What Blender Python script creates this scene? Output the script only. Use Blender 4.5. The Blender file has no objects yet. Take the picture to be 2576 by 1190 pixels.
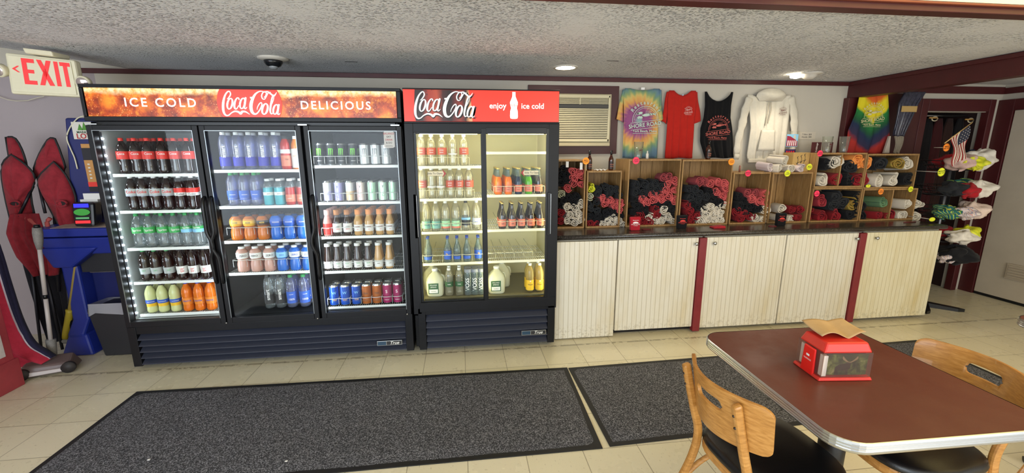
import bpy, bmesh, math, random
from mathutils import Vector, Matrix
random.seed(7)
R = math.radians
PI = math.pi
scene = bpy.context.scene
COL = scene.collection

# ---------------------------------------------------------------- camera
W_PX, H_PX = 2576.0, 1190.0
CAM = Vector((0.3078, -3.1128, 1.5687))
YAW, PITCH, ROLL, FPX = R(6.9535), R(11.6036), R(-0.1864), 1049.38
fw = Vector((math.sin(YAW) * math.cos(PITCH), math.cos(YAW) * math.cos(PITCH), -math.sin(PITCH)))
_r = Vector((math.cos(YAW), -math.sin(YAW), 0)); _u = _r.cross(fw)
rt = math.cos(ROLL) * _r + math.sin(ROLL) * _u
up = -math.sin(ROLL) * _r + math.cos(ROLL) * _u
cam_data = bpy.data.cameras.new('camera')
cam = bpy.data.objects.new('camera', cam_data); COL.objects.link(cam)
cam.matrix_world = Matrix(((rt.x, up.x, -fw.x, CAM.x), (rt.y, up.y, -fw.y, CAM.y), (rt.z, up.z, -fw.z, CAM.z), (0, 0, 0, 1)))
cam_data.sensor_width = 36.0
cam_data.lens = FPX / W_PX * 36.0
cam_data.clip_start = 0.05
scene.camera = cam

def at(px, py, axis, val):
    """the point of the plane axis=val that the photograph shows at pixel px, py"""
    d = fw + rt * ((px - W_PX / 2) / FPX) - up * ((py - H_PX / 2) / FPX)
    k = {'x': 0, 'y': 1, 'z': 2}[axis]
    return CAM + d * ((val - CAM[k]) / d[k])

# ---------------------------------------------------------------- view, world, lights
vs = scene.view_settings
vs.view_transform = 'Standard'; vs.look = 'None'; vs.gamma = 1.0; vs.use_curve_mapping = False
vs.exposure = 0.32
scene.cycles.max_bounces = 6
scene.cycles.diffuse_bounces = 4
scene.cycles.glossy_bounces = 3
scene.cycles.transmission_bounces = 4
scene.cycles.transparent_max_bounces = 20
scene.cycles.caustics_reflective = False
scene.cycles.caustics_refractive = False
scene.cycles.sample_clamp_indirect = 3.0

world = bpy.data.worlds.new('world'); scene.world = world; world.use_nodes = True
bg = world.node_tree.nodes['Background']
bg.inputs[0].default_value = (0.86, 0.93, 1.0, 1); bg.inputs[1].default_value = 2.0

def area(name, loc, target, sx, sy, power, color, spread=180):
    l = bpy.data.lights.new(name, 'AREA'); l.shape = 'RECTANGLE'; l.size = sx; l.size_y = sy
    l.energy = power; l.color = color; l.spread = R(spread)
    o = bpy.data.objects.new(name, l); COL.objects.link(o); o.location = loc
    o.rotation_euler = (Vector(target) - Vector(loc)).to_track_quat('-Z', 'Y').to_euler()
    return o
area('daylight_from_shopfront_window', (-2.4, -5.1, 1.3), (-0.6, 0.0, 0.9), 4.2, 2.0, 115, (0.80, 0.90, 1.0))
area('warm_fill_light', (3.4, -5.6, 1.8), (3.2, 0.0, 0.9), 3.0, 1.8, 45, (1.0, 0.88, 0.70))  # unseen fill lamp, tinted warm to yellow the right side of the floor

# ---------------------------------------------------------------- colour and materials
def lin(c):
    return c / 12.92 if c <= 0.04045 else ((c + 0.055) / 1.055) ** 2.4
def hexc(h):
    h = h.lstrip('#')
    return tuple(lin(int(h[i:i + 2], 16) / 255) for i in (0, 2, 4)) + (1,)
MATS = {}
class NT:
    def __init__(s, name):
        s.m = bpy.data.materials.new(name); s.m.use_nodes = True; s.t = s.m.node_tree
        s.b = s.t.nodes['Principled BSDF']; s.out = s.t.nodes['Material Output']
    def n(s, kind, **kw):
        x = s.t.nodes.new(kind)
        for k, v in kw.items(): setattr(x, k, v)
        return x
    def l(s, a, b): s.t.links.new(a, b)
    def obj(s): return s.n('ShaderNodeTexCoord').outputs['Object']
    def noise(s, scale, detail=2.0, rough=.5, vec=None, stretch=None):
        x = s.n('ShaderNodeTexNoise'); x.inputs['Scale'].default_value = scale
        x.inputs['Detail'].default_value = detail; x.inputs['Roughness'].default_value = rough
        v = vec or s.obj()
        if stretch:
            mp = s.n('ShaderNodeMapping'); mp.inputs['Scale'].default_value = stretch
            s.l(v, mp.inputs[0]); v = mp.outputs[0]
        s.l(v, x.inputs['Vector']); return x.outputs['Fac']
    def ramp(s, fac, stops, interp='LINEAR'):
        x = s.n('ShaderNodeValToRGB'); e = x.color_ramp.elements; x.color_ramp.interpolation = interp
        while len(e) < len(stops): e.new(.5)
        for i, (p, c) in enumerate(stops):
            e[i].position = p; e[i].color = hexc(c) if isinstance(c, str) else c
        s.l(fac, x.inputs[0]); return x.outputs[0]
    def math(s, op, a, b=None, c=None):
        x = s.n('ShaderNodeMath', operation=op)
        for i, v in enumerate((a, b, c)):
            if v is None: continue
            if isinstance(v, (int, float)): x.inputs[i].default_value = v
            else: s.l(v, x.inputs[i])
        return x.outputs[0]
    def mix(s, fac, a, b, mode='MIX'):
        x = s.n('ShaderNodeMix', data_type='RGBA', blend_type=mode)
        if isinstance(fac, (int, float)): x.inputs[0].default_value = fac
        else: s.l(fac, x.inputs[0])
        for i, v in ((6, a), (7, b)):
            if isinstance(v, str): x.inputs[i].default_value = hexc(v)
            elif isinstance(v, tuple): x.inputs[i].default_value = v
            else: s.l(v, x.inputs[i])
        return x.outputs[2]
    def sep(s, v=None):
        x = s.n('ShaderNodeSeparateXYZ'); s.l(v or s.obj(), x.inputs[0]); return x.outputs
    def bump(s, h, strength=.3, dist=.01):
        x = s.n('ShaderNodeBump'); x.inputs['Strength'].default_value = strength
        x.inputs['Distance'].default_value = dist; s.l(h, x.inputs['Height']); s.l(x.outputs[0], s.b.inputs['Normal'])
    def base(s, c):
        if isinstance(c, str): s.b.inputs['Base Color'].default_value = hexc(c)
        else: s.l(c, s.b.inputs['Base Color'])

def mat(name, color, rough=.5, metal=0.0, spec=.5, emit=0.0, noise=0.0, nscale=30, bump=0.0, bscale=200, coat=0.0, sheen=0.0):
    if name in MATS: return MATS[name]
    k = NT(name); k.base(color)
    k.b.inputs['Roughness'].default_value = rough; k.b.inputs['Metallic'].default_value = metal
    k.b.inputs['Specular IOR Level'].default_value = spec
    if coat: k.b.inputs['Coat Weight'].default_value = coat
    if sheen: k.b.inputs['Sheen Weight'].default_value = sheen
    if emit:
        k.b.inputs['Emission Color'].default_value = hexc(color); k.b.inputs['Emission Strength'].default_value = emit
    if noise:
        f = k.noise(nscale, 4, .6)
        c = hexc(color); lo = tuple(v * (1 - noise) for v in c[:3]) + (1,); hi = tuple(min(1, v * (1 + noise)) for v in c[:3]) + (1,)
        k.base(k.ramp(f, [(.3, lo), (.7, hi)]))
    if bump: k.bump(k.noise(bscale, 3, .6), bump, .004)
    MATS[name] = k.m; return k.m

def clear(name, tint, body=.15, color=None, rough=.06, gloss=1.0):
    """thin clear plastic or glass: see-through and tinted, a little milky, with a glossy skin"""
    if name in MATS: return MATS[name]
    k = NT(name); t = k.t; t.nodes.remove(k.b)
    tr = k.n('ShaderNodeBsdfTransparent'); tr.inputs[0].default_value = hexc(tint)
    di = k.n('ShaderNodeBsdfDiffuse'); di.inputs[0].default_value = hexc(color or tint)
    gl = k.n('ShaderNodeBsdfGlossy'); gl.inputs['Roughness'].default_value = rough
    fr = k.n('ShaderNodeLayerWeight'); fz = k.math('MULTIPLY_ADD', k.math('POWER', fr.outputs['Facing'], 4.0), .9, .045)
    m1 = k.n('ShaderNodeMixShader'); m1.inputs[0].default_value = body
    m2 = k.n('ShaderNodeMixShader')
    k.l(tr.outputs[0], m1.inputs[1]); k.l(di.outputs[0], m1.inputs[2])
    k.l(k.math('MULTIPLY', fz, gloss), m2.inputs[0])
    k.l(m1.outputs[0], m2.inputs[1]); k.l(gl.outputs[0], m2.inputs[2]); k.l(m2.outputs[0], k.out.inputs[0])
    MATS[name] = k.m; return k.m

# ---------------------------------------------------------------- mesh builder
class MB:
    def __init__(s): s.v = []; s.f = []; s.mi = []; s.sm = []; s.ms = []
    def m(s, mt):
        if mt not in s.ms: s.ms.append(mt)
        return s.ms.index(mt)
    def add(s, vs_, fs, mt, smooth=False):
        o = len(s.v); s.v += [tuple(p) for p in vs_]; k = s.m(mt)
        for f in fs: s.f.append(tuple(i + o for i in f)); s.mi.append(k); s.sm.append(smooth)
        return s
    def box(s, x0, x1, y0, y1, z0, z1, mt):
        vs_ = [(x, y, z) for x in (x0, x1) for y in (y0, y1) for z in (z0, z1)]
        return s.add(vs_, [(0, 1, 3, 2), (4, 6, 7, 5), (0, 4, 5, 1), (2, 3, 7, 6), (0, 2, 6, 4), (1, 5, 7, 3)], mt)
    def hexa(s, p, mt):
        """eight corners: bottom four anticlockwise, top four"""
        return s.add(p, [(3, 2, 1, 0), (4, 5, 6, 7), (0, 1, 5, 4), (1, 2, 6, 5), (2, 3, 7, 6), (3, 0, 4, 7)], mt)
    def lathe(s, prof, n, mt, c=(0, 0, 0), smooth=True, mats=None, caps=True, sx=1, sy=1):
        vs_ = []; fs = []
        for r, z in prof:
            for i in range(n):
                a = 2 * PI * i / n; vs_.append((c[0] + r * math.cos(a) * sx, c[1] + r * math.sin(a) * sy, c[2] + z))
        k0 = len(s.f)
        for j in range(len(prof) - 1):
            for i in range(n):
                fs.append((j * n + i, j * n + (i + 1) % n, (j + 1) * n + (i + 1) % n, (j + 1) * n + i))
        s.add(vs_, fs, mt, smooth)
        if mats:
            for j in range(len(prof) - 1):
                if mats[j] is not None:
                    k = s.m(mats[j])
                    for i in range(n): s.mi[k0 + j * n + i] = k
        o = len(s.v) - len(vs_)
        if caps:
            if prof[0][0] > 1e-5: s.f.append(tuple(o + i for i in reversed(range(n)))); s.mi.append(s.mi[k0]); s.sm.append(False)
            if prof[-1][0] > 1e-5: s.f.append(tuple(o + (len(prof) - 1) * n + i for i in range(n))); s.mi.append(s.mi[len(s.f) - 2]); s.sm.append(False)
        return s
    def tube(s, path, r, n, mt, smooth=True, flat=1.0, hint=(0, 0, 1), closed=False):
        path = [Vector(p) for p in path]; rs = r if isinstance(r, (list, tuple)) else [r] * len(path)
        vs_ = []; fs = []
        L = len(path)
        for i, p in enumerate(path):
            a = path[(i - 1) % L] if closed else path[max(i - 1, 0)]
            b = path[(i + 1) % L] if closed else path[min(i + 1, L - 1)]
            d = (b - a).normalized(); h = Vector(hint)
            if abs(d.dot(h)) > .95: h = Vector((1, 0, 0)) if abs(d.x) < .9 else Vector((0, 1, 0))
            x = d.cross(h).normalized(); y = x.cross(d).normalized()
            for k in range(n):
                t = 2 * PI * (k + .5) / n
                vs_.append(p + x * math.cos(t) * rs[i] + y * math.sin(t) * rs[i] * flat)
        for j in range(L if closed else L - 1):
            for k in range(n):
                q = (j + 1) % L
                fs.append((j * n + k, j * n + (k + 1) % n, q * n + (k + 1) % n, q * n + k))
        if not closed:
            fs.append(tuple(reversed(range(n)))); fs.append(tuple((L - 1) * n + k for k in range(n)))
        return s.add(vs_, fs, mt, smooth)
    def grid(s, fn, nu, nv, mt, smooth=True, skip=None, mf=None):
        vs_ = [fn(i / nu, j / nv) for j in range(nv + 1) for i in range(nu + 1)]
        fs = [(j * (nu + 1) + i, j * (nu + 1) + i + 1, (j + 1) * (nu + 1) + i + 1, (j + 1) * (nu + 1) + i)
              for j in range(nv) for i in range(nu) if not (skip and skip((i + .5) / nu, (j + .5) / nv))]
        return s.add(vs_, fs, mt, smooth)
    def prism(s, pts, y0, y1, mt, plane='xz', smooth=False):
        """outline extruded; plane xz -> along y, xy -> along z, yz -> along x"""
        def P(a, b, c): return {'xz': (a, c, b), 'xy': (a, b, c), 'yz': (c, a, b)}[plane]
        n = len(pts); vs_ = [P(a, b, y0) for a, b in pts] + [P(a, b, y1) for a, b in pts]
        fs = [tuple(range(n)), tuple(reversed(range(n, 2 * n)))] + [(i, i + n, (i + 1) % n + n, (i + 1) % n) for i in range(n)]
        return s.add(vs_, fs, mt, smooth)
    def mesh(s, name, off=(0, 0, 0)):
        me = bpy.data.meshes.new(name)
        me.from_pydata([(x - off[0], y - off[1], z - off[2]) for x, y, z in s.v], [], s.f)
        for m_ in s.ms: me.materials.append(m_)
        me.polygons.foreach_set('material_index', s.mi); me.polygons.foreach_set('use_smooth', s.sm)
        me.update()
        bm = bmesh.new(); bm.from_mesh(me)
        if len(bm.faces) < 40000: bmesh.ops.recalc_face_normals(bm, faces=bm.faces)
        bm.to_mesh(me); bm.free(); return me
    def build(s, name, parent=None, bevel=0, label=None, solid=0, sub=0, local=False):
        off = Vector((0, 0, 0)); p = parent
        while p is not None: off += p.location; p = p.parent
        o = bpy.data.objects.new(name, s.mesh(name, (0, 0, 0) if local else off)); COL.objects.link(o); o.parent = parent
        if solid:
            d = o.modifiers.new('thick', 'SOLIDIFY'); d.thickness = solid; d.offset = 0
        if bevel:
            d = o.modifiers.new('bevel', 'BEVEL'); d.width = bevel; d.segments = 2; d.limit_method = 'ANGLE'; d.angle_limit = R(40)
        if sub:
            d = o.modifiers.new('sub', 'SUBSURF'); d.levels = sub; d.render_levels = sub
        if label: o['label'] = label
        return o

def tag(o, label, cat, group=None, kind=None):
    if label: o['label'] = label
    if cat: o['category'] = cat
    if group: o['group'] = group
    if kind: o['kind'] = kind
    return o
def thing(name, label, cat, loc=(0, 0, 0), group=None):
    o = bpy.data.objects.new(name, None); o.empty_display_size = .05; COL.objects.link(o); o.location = loc
    return tag(o, label, cat, group)
def solo(mb, name, label, cat, loc=(0, 0, 0), group=None, **kw):
    """a thing that is one mesh, its origin at its base"""
    bev = kw.get('bevel', 0); sol = kw.get('solid', 0)
    o = bpy.data.objects.new(name, mb.mesh(name, loc)); COL.objects.link(o); o.location = loc
    if sol:
        d = o.modifiers.new('thick', 'SOLIDIFY'); d.thickness = sol; d.offset = 0
    if bev:
        d = o.modifiers.new('bevel', 'BEVEL'); d.width = bev; d.segments = 2; d.limit_method = 'ANGLE'; d.angle_limit = R(40)
    return tag(o, label, cat, group)
def struct(mb, name, **kw):
    o = mb.build(name, None, **kw); o['kind'] = 'structure'; return o
def kids(o):
    return list(o.children)
def copy_tree(o, parent=None):
    c = o.copy(); COL.objects.link(c); c.parent = parent
    for ch in kids(o): copy_tree(ch, c)
    return c
ORD = ['first', 'second', 'third', 'fourth', 'fifth', 'sixth', 'seventh', 'eighth', 'ninth', 'tenth', 'eleventh', 'twelfth', 'thirteenth', 'fourteenth', 'fifteenth', 'sixteenth', 'seventeenth', 'eighteenth']

# lettering -----------------------------------------------------------------
DG = None
def text_geo(body, size, offset=0.0, align='CENTER', shear=0.0, space=1.0):
    cu = bpy.data.curves.new('lettering', 'FONT'); cu.body = body; cu.size = size; cu.align_x = align; cu.align_y = 'CENTER'
    cu.offset = offset * size; cu.shear = shear; cu.space_character = space; cu.resolution_u = 3; cu.fill_mode = 'FRONT'
    o = bpy.data.objects.new('lettering', cu); COL.objects.link(o)
    me = bpy.data.meshes.new_from_object(o.evaluated_get(bpy.context.evaluated_depsgraph_get()))
    vs_ = [tuple(v.co) for v in me.vertices]; fs = [tuple(p.vertices) for p in me.polygons]
    bpy.data.objects.remove(o); bpy.data.curves.remove(cu); bpy.data.meshes.remove(me)
    return vs_, fs
TG = {}
def text_to(mb, body, size, mt, place, **kw):
    """place maps letter plane (u right, v up) to a point"""
    key = (body, size, tuple(sorted(kw.items())))
    if key not in TG: TG[key] = text_geo(body, size, **kw)
    vs_, fs = TG[key]
    mb.add([place(x, y) for x, y, z in vs_], fs, mt)
def front(cx, cz, y, rot=0.0, slant=0.0):
    c, s_ = math.cos(rot), math.sin(rot)
    return lambda u, v: (cx + u * c - v * s_, y + slant * v, cz + u * s_ + v * c)
def arc_text(mb, body, size, mt, cx, cz, rad, a0, a1, y, **kw):
    n = len(body)
    for i, ch in enumerate(body):
        if ch == ' ': continue
        a = a0 + (a1 - a0) * i / (n - 1)
        text_to(mb, ch, size, mt, front(cx + rad * math.sin(a), cz + rad * math.cos(a), y, -a), **kw)

def catmull(P, k=6):
    out = []
    for i in range(len(P) - 1):
        p0, p1, p2, p3 = P[max(i - 1, 0)], P[i], P[i + 1], P[min(i + 2, len(P) - 1)]
        for j in range(k):
            t = j / k
            out.append(tuple(.5 * ((2 * b) + (-a + c) * t + (2 * a - 5 * b + 4 * c - d) * t * t + (-a + 3 * b - 3 * c + d) * t ** 3)
                             for a, b, c, d in zip(p0, p1, p2, p3)))
    out.append(tuple(P[-1])); return out
def stroke(mb, P, mt, place, k=6):
    """P: (u, v, width) points of a pen stroke"""
    S = catmull(P, k); vs_ = []
    for i, (x, y, w) in enumerate(S):
        a = S[max(i - 1, 0)]; b = S[min(i + 1, len(S) - 1)]
        dx, dy = b[0] - a[0], b[1] - a[1]; l = math.hypot(dx, dy) or 1
        nx, ny = -dy / l * w / 2, dx / l * w / 2
        vs_ += [place(x + nx, y + ny), place(x - nx, y - ny)]
    mb.add(vs_, [(2 * i, 2 * i + 1, 2 * i + 3, 2 * i + 2) for i in range(len(S) - 1)], mt)
def slant_oval(cx, cy, rx, ry, sl, w0, w1, a0=0.3, a1=0.3 + 2 * PI):
    out = []
    for i in range(13):
        a = a0 + (a1 - a0) * i / 12; x, y = rx * math.cos(a), ry * math.sin(a)
        out.append((cx + x + sl * y, cy + y, w0 + (w1 - w0) * abs(math.cos(a))))
    return out
def script_logo(mb, mt, place, s=1.0, cx=372, cy=258):
    """flowing two-word script logo, pen strokes in a 475 x 215 box"""
    def S(P, k=6): stroke(mb, [((x - cx) * s, (cy - y) * s, w * s) for x, y, w in P], mt, place, k)
    S([(186, 222, 5), (204, 205, 9), (219, 180, 10), (214, 157, 9), (196, 160, 10), (172, 190, 13), (152, 240, 18), (142, 290, 20), (142, 335, 18), (156, 362, 13), (180, 362, 9), (208, 340, 9), (240, 327, 13), (268, 334, 16), (284, 346, 20), (300, 330, 17), (330, 332, 12), (360, 354, 3)])
    S(slant_oval(203, 262, 21, 46, -.28, 7, 15))
    S([(284, 228, 8), (284, 214, 9), (270, 212, 9), (250, 240, 14), (238, 280, 17), (242, 304, 12), (256, 304, 8), (276, 276, 6)])
    S(slant_oval(310, 258, 21, 45, -.28, 7, 15))
    S([(344, 205, 14), (332, 250, 16), (322, 292, 14), (330, 304, 8), (344, 290, 5)])
    S([(380, 208, 12), (408, 206, 12)], 2)
    S([(500, 205, 6), (516, 190, 9), (524, 168, 9), (512, 155, 8), (494, 164, 9), (481, 190, 10), (486, 215, 9), (504, 218, 7), (524, 190, 7), (540, 165, 7), (562, 160, 7)])
    S([(508, 157, 6), (470, 152, 8), (428, 178, 15), (395, 230, 24), (378, 285, 27), (383, 332, 24), (404, 350, 15), (428, 340, 10), (456, 305, 9), (474, 268, 9), (470, 250, 8), (452, 262, 8), (434, 290, 6), (428, 312, 4)])
    S([(508, 158, 6), (535, 154, 10), (560, 172, 13), (585, 190, 12), (604, 172, 7), (612, 158, 3)])
    S(slant_oval(496, 305, 23, 46, -.28, 8, 17))
    S([(590, 180, 6), (572, 200, 12), (552, 265, 15), (540, 318, 15), (544, 345, 10), (558, 342, 6), (570, 318, 4)])
    S([(588, 180, 5), (580, 220, 5), (560, 262, 5)])
    S(slant_oval(588, 308, 20, 42, -.28, 7, 15))
    S([(622, 262, 13), (610, 305, 15), (602, 344, 13), (612, 352, 7), (624, 340, 4)])
# ================================================================ THE ROOM
def m_floor():
    k = NT('vinyl floor tiles'); T = .3048
    x, y, z = k.sep()
    tx = k.math('DIVIDE', x, T); ty = k.math('DIVIDE', y, T)
    fx = k.math('FRACT', tx); fy = k.math('FRACT', ty)
    ex = k.math('MINIMUM', fx, k.math('SUBTRACT', 1.0, fx)); ey = k.math('MINIMUM', fy, k.math('SUBTRACT', 1.0, fy))
    g = k.math('LESS_THAN', k.math('MINIMUM', ex, ey), .0075)
    ids = k.math('ADD', k.math('FLOOR', tx), k.math('FLOOR', ty))
    par = k.math('MODULO', k.math('ABSOLUTE', ids), 2.0)
    s1 = k.noise(42, 2, .5, stretch=(1.0, 4.5, 1)); s2 = k.noise(42, 2, .5, stretch=(4.5, 1.0, 1))
    mx = k.n('ShaderNodeMix', data_type='FLOAT'); k.l(par, mx.inputs[0]); k.l(s1, mx.inputs[2]); k.l(s2, mx.inputs[3])
    speck = k.ramp(mx.outputs[0], [(.27, (1, 1, 1, 1)), (.34, (0, 0, 0, 1))])
    wn = k.n('ShaderNodeTexWhiteNoise', noise_dimensions='2D')
    cb = k.n('ShaderNodeCombineXYZ'); k.l(k.math('FLOOR', tx), cb.inputs[0]); k.l(k.math('FLOOR', ty), cb.inputs[1]); k.l(cb.outputs[0], wn.inputs['Vector'])
    c0 = k.mix(wn.outputs['Value'], '#ddd5b9', '#e4dcc4')
    c1 = k.mix(k.math('MULTIPLY', k.noise(1.3, 5, .65), .3), c0, '#c9bb90')
    c2 = k.mix(k.math('MULTIPLY', speck, .55), c1, '#8c8060')
    c3 = k.mix(k.math('MULTIPLY', g, .6), c2, '#6b5f45')
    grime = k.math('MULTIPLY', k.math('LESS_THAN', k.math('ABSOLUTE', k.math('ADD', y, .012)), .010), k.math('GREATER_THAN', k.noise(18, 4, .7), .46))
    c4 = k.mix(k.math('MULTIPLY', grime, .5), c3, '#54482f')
    k.base(c4)
    k.b.inputs['Roughness'].default_value = .28
    k.l(k.ramp(k.noise(3, 4, .6), [(.3, (.2, .2, .2, 1)), (.75, (.42, .42, .42, 1))]), k.b.inputs['Roughness'])
    k.bump(k.math('SUBTRACT', 1.0, g), .15, .001)
    return k.m
FLOOR = m_floor()
struct(MB().box(-4.6, 6.3, -5.2, 1.6, -.05, 0, FLOOR), 'floor')

def m_pop():
    k = NT('popcorn ceiling'); v = k.n('ShaderNodeTexVoronoi'); v.inputs['Scale'].default_value = 75; k.l(k.obj(), v.inputs['Vector'])
    n2 = k.noise(45, 4, .7); big = k.noise(1.3, 4, .65)
    am = k.ramp(big, [(.36, (.10, .10, .10, 1)), (.60, (1, 1, 1, 1))])
    blob = k.ramp(v.outputs['Distance'], [(.0, (1, 1, 1, 1)), (.55, (0, 0, 0, 1))])
    pick = k.ramp(n2, [(.42, (0, 0, 0, 1)), (.58, (1, 1, 1, 1))])
    h = k.math('MULTIPLY', k.math('MULTIPLY', blob, pick), am)
    k.base(k.mix(k.math('MULTIPLY', k.noise(.8, 3), .4), '#dee0e3', '#cfd1d4')); k.b.inputs['Roughness'].default_value = .95
    k.bump(h, 1.0, .03); return k.m
POP = m_pop()
CZ = 2.225
c = MB()
c.add([(-4.6, -1.2, CZ + .36), (-4.6, .85, CZ + .36), (-2.3, .85, CZ), (-2.3, -1.2, CZ), (6.1, -1.2, CZ), (6.1, .85, CZ)],
      [(0, 1, 2, 3), (3, 2, 5, 4)], POP)
c.add([(-4.6, -1.2, CZ + .5), (-4.6, .85, CZ + .5), (6.1, .85, CZ + .5), (6.1, -1.2, CZ + .5)], [(0, 1, 2, 3)], POP)
struct(c, 'ceiling')

RED = mat('dark red trim paint', '#491719', .45, noise=.12, nscale=8)
REDF = mat('dark red panel paint', '#431819', .5, noise=.1, nscale=6)
def m_wall():
    k = NT('painted wall'); k.base(k.mix(k.noise(1.2, 3), '#c6c0b3', '#bab2a3')); k.b.inputs['Roughness'].default_value = .8
    k.bump(k.noise(120, 3, .6), .25, .003); return k.m
WALL = m_wall()
WALL_CAST = NT('wall with mauve light cast'); WALL_CAST.base(WALL_CAST.mix(WALL_CAST.noise(1.5, 3), '#aa9fa0', '#9d9193')); WALL_CAST.b.inputs['Roughness'].default_value = .8  # mauve tint puts a reflected light cast into the wall colour
WALL_CAST.bump(WALL_CAST.noise(140, 3), .2, .003); WALL_CAST = WALL_CAST.m
w = MB()
w.box(-4.6, -2.58, .8, .9, 0, 2.19, WALL_CAST); w.box(-4.6, -2.58, .8, .9, 2.19, 2.8, WALL); w.box(-2.58, 5.02, .8, .9, 0, 2.5, WALL)
w.box(5.02, 5.84, .8, .9, 1.95, 2.5, WALL); w.box(5.84, 6.05, .8, .9, 0, 2.5, WALL)
struct(w, 'wall_back')
w = MB(); w.box(5.97, 6.07, -5.2, .8, 0, 2.5, WALL); struct(w, 'wall_right')
w = MB(); w.box(-4.6, -4.5, -5.2, .8, 0, 2.9, WALL_CAST); struct(w, 'wall_left')
# red cove trim under the ceiling
struct(MB().box(-2.72, 4.14, .775, .8, 2.186, 2.222, RED), 'trim_1', bevel=.002)
struct(MB().box(4.3, 5.95, .78, .8, 2.13, 2.20, RED), 'trim_2', bevel=.002)
struct(MB().box(5.945, 5.97, -1.0, .78, 2.13, 2.19, RED), 'trim_3', bevel=.002)
# beam that crosses the ceiling towards the room, with the post it rests on
b = MB().box(4.15, 4.27, -3.4, .8, 2.068, 2.32, RED); b.box(4.13, 4.15, -3.4, .8, 2.19, 2.22, RED)
struct(b, 'trim_4', bevel=.003)
struct(MB().box(4.12, 4.22, .74, .8, .9, 2.07, RED), 'trim_5', bevel=.003)
struct(MB().box(4.22, 4.99, .775, .8, 0, 2.12, REDF), 'trim_6', bevel=.002)
# ceiling step at y -1.2 with its red edging board and the luminous panels beyond
b = MB().box(-4.6, 4.15, -1.262, -1.19, 2.196, 2.25, RED); b.box(-4.6, 4.15, -1.283, -1.262, 2.222, 2.232, mat('brown cove strip', '#7a3a22', .4))
struct(b, 'trim_7', bevel=.003)
def m_lens(name, glow):
    k = NT(name); x, y, z = k.sep()
    wv = k.math('SINE', k.math('MULTIPLY', x, 260.0)); k.base('#d8d4bc'); k.b.inputs['Roughness'].default_value = .4
    k.bump(wv, .6, .004)
    if glow:
        k.b.inputs['Emission Color'].default_value = hexc('#ffe08e'); st = k.math('MULTIPLY_ADD', wv, .12, 1.0)
        k.l(k.math('MULTIPLY', st, glow), k.b.inputs['Emission Strength'])
    return k.m
LN0, LN1, LNM = m_lens('ribbed light lens unlit', 0), m_lens('ribbed light lens lit', 1.8), m_lens('ribbed light lens dim', .22)  # dim lens: glow added for the light the lit panel would spill
for n_, (x0, x1, mt_) in enumerate([(-4.6, -.7, LN0), (-.69, .95, LN0), (.96, 1.75, LNM), (1.76, 4.15, LN1)]):
    m_ = MB().box(x0, x1, -3.2, -1.285, 2.233, 2.246, mt_)
    tag(m_.build('light_panel'), ['ribbed unlit ceiling panel over the entrance side', 'ribbed unlit ceiling panel above the coolers', 'ribbed dim ceiling panel in front of the shirts', 'glowing ribbed ceiling light panel over the table'][n_], 'light panel')
struct(MB().box(-4.6, 4.15, -5.2, -3.2, 2.26, 2.30, WALL), 'ceiling_rear')
struct(MB().box(4.27, 6.1, -5.2, -1.2, 2.225, 2.30, POP), 'ceiling_right')
# open doorway in the back wall with a dark coat closet behind
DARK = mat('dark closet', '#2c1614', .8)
d = MB(); d.box(4.99, 5.07, .77, .84, 0, 2.075, RED); d.box(5.80, 5.865, .77, .84, 0, 2.075, RED); d.box(5.07, 5.80, .77, .84, 1.955, 2.075, RED)
struct(d, 'door_2', bevel=.004)
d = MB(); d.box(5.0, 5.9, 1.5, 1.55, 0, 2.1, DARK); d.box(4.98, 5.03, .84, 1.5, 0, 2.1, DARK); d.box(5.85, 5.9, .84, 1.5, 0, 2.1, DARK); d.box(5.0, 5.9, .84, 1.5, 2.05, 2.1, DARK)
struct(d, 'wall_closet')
# right wall: red door surround and the pale slab door with a mail slot
d = MB(); d.box(5.93, 5.97, .665, .80, 0, 2.07, RED); d.box(5.93, 5.97, -1.0, .665, 1.96, 2.07, RED)
struct(d, 'trim_8', bevel=.003)
DOORM = mat('pale door paint', '#c3b8a6', .45, noise=.05, nscale=5)
d = struct(MB().box(5.945, 5.975, -.9, .658, .03, 1.957, DOORM), 'door_1', bevel=.002)
g = MB().box(5.925, 5.945, .13, .42, .25, .41, mat('door grille', '#b9ac98', .5))
for i in range(5): g.box(5.915, 5.93, .15, .40, .27 + i * .027, .285 + i * .027, mat('door grille', '#b9ac98', .5))
g.build('vent_grille', d)
struct(MB().box(5.95, 5.972, -.9, .658, 0, .03, mat('black gap', '#0a0807', .9)), 'door_gap_shade')  # black strip painted as the shade in the gap under the door
# left: red partition with a white inset panel
p = MB(); XR = -2.73
PNK = mat('red wood with pinkish light', '#a33c44', .5, noise=.15, nscale=9)  # pinkish tone puts the light on this partition into its colour
p.box(XR - .06, XR, -2.4, -.115, 0, 1.25, PNK); p.box(XR - .07, XR + .012, -2.4, -.10, 0, .20, PNK)
struct(p, 'trim_9', bevel=.004)
struct(MB().box(XR, XR + .006, -1.2, -.165, .24, 1.1, mat('white inset panel', '#c9bfbd', .6, noise=.06)), 'trim_10', bevel=.002)

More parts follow.
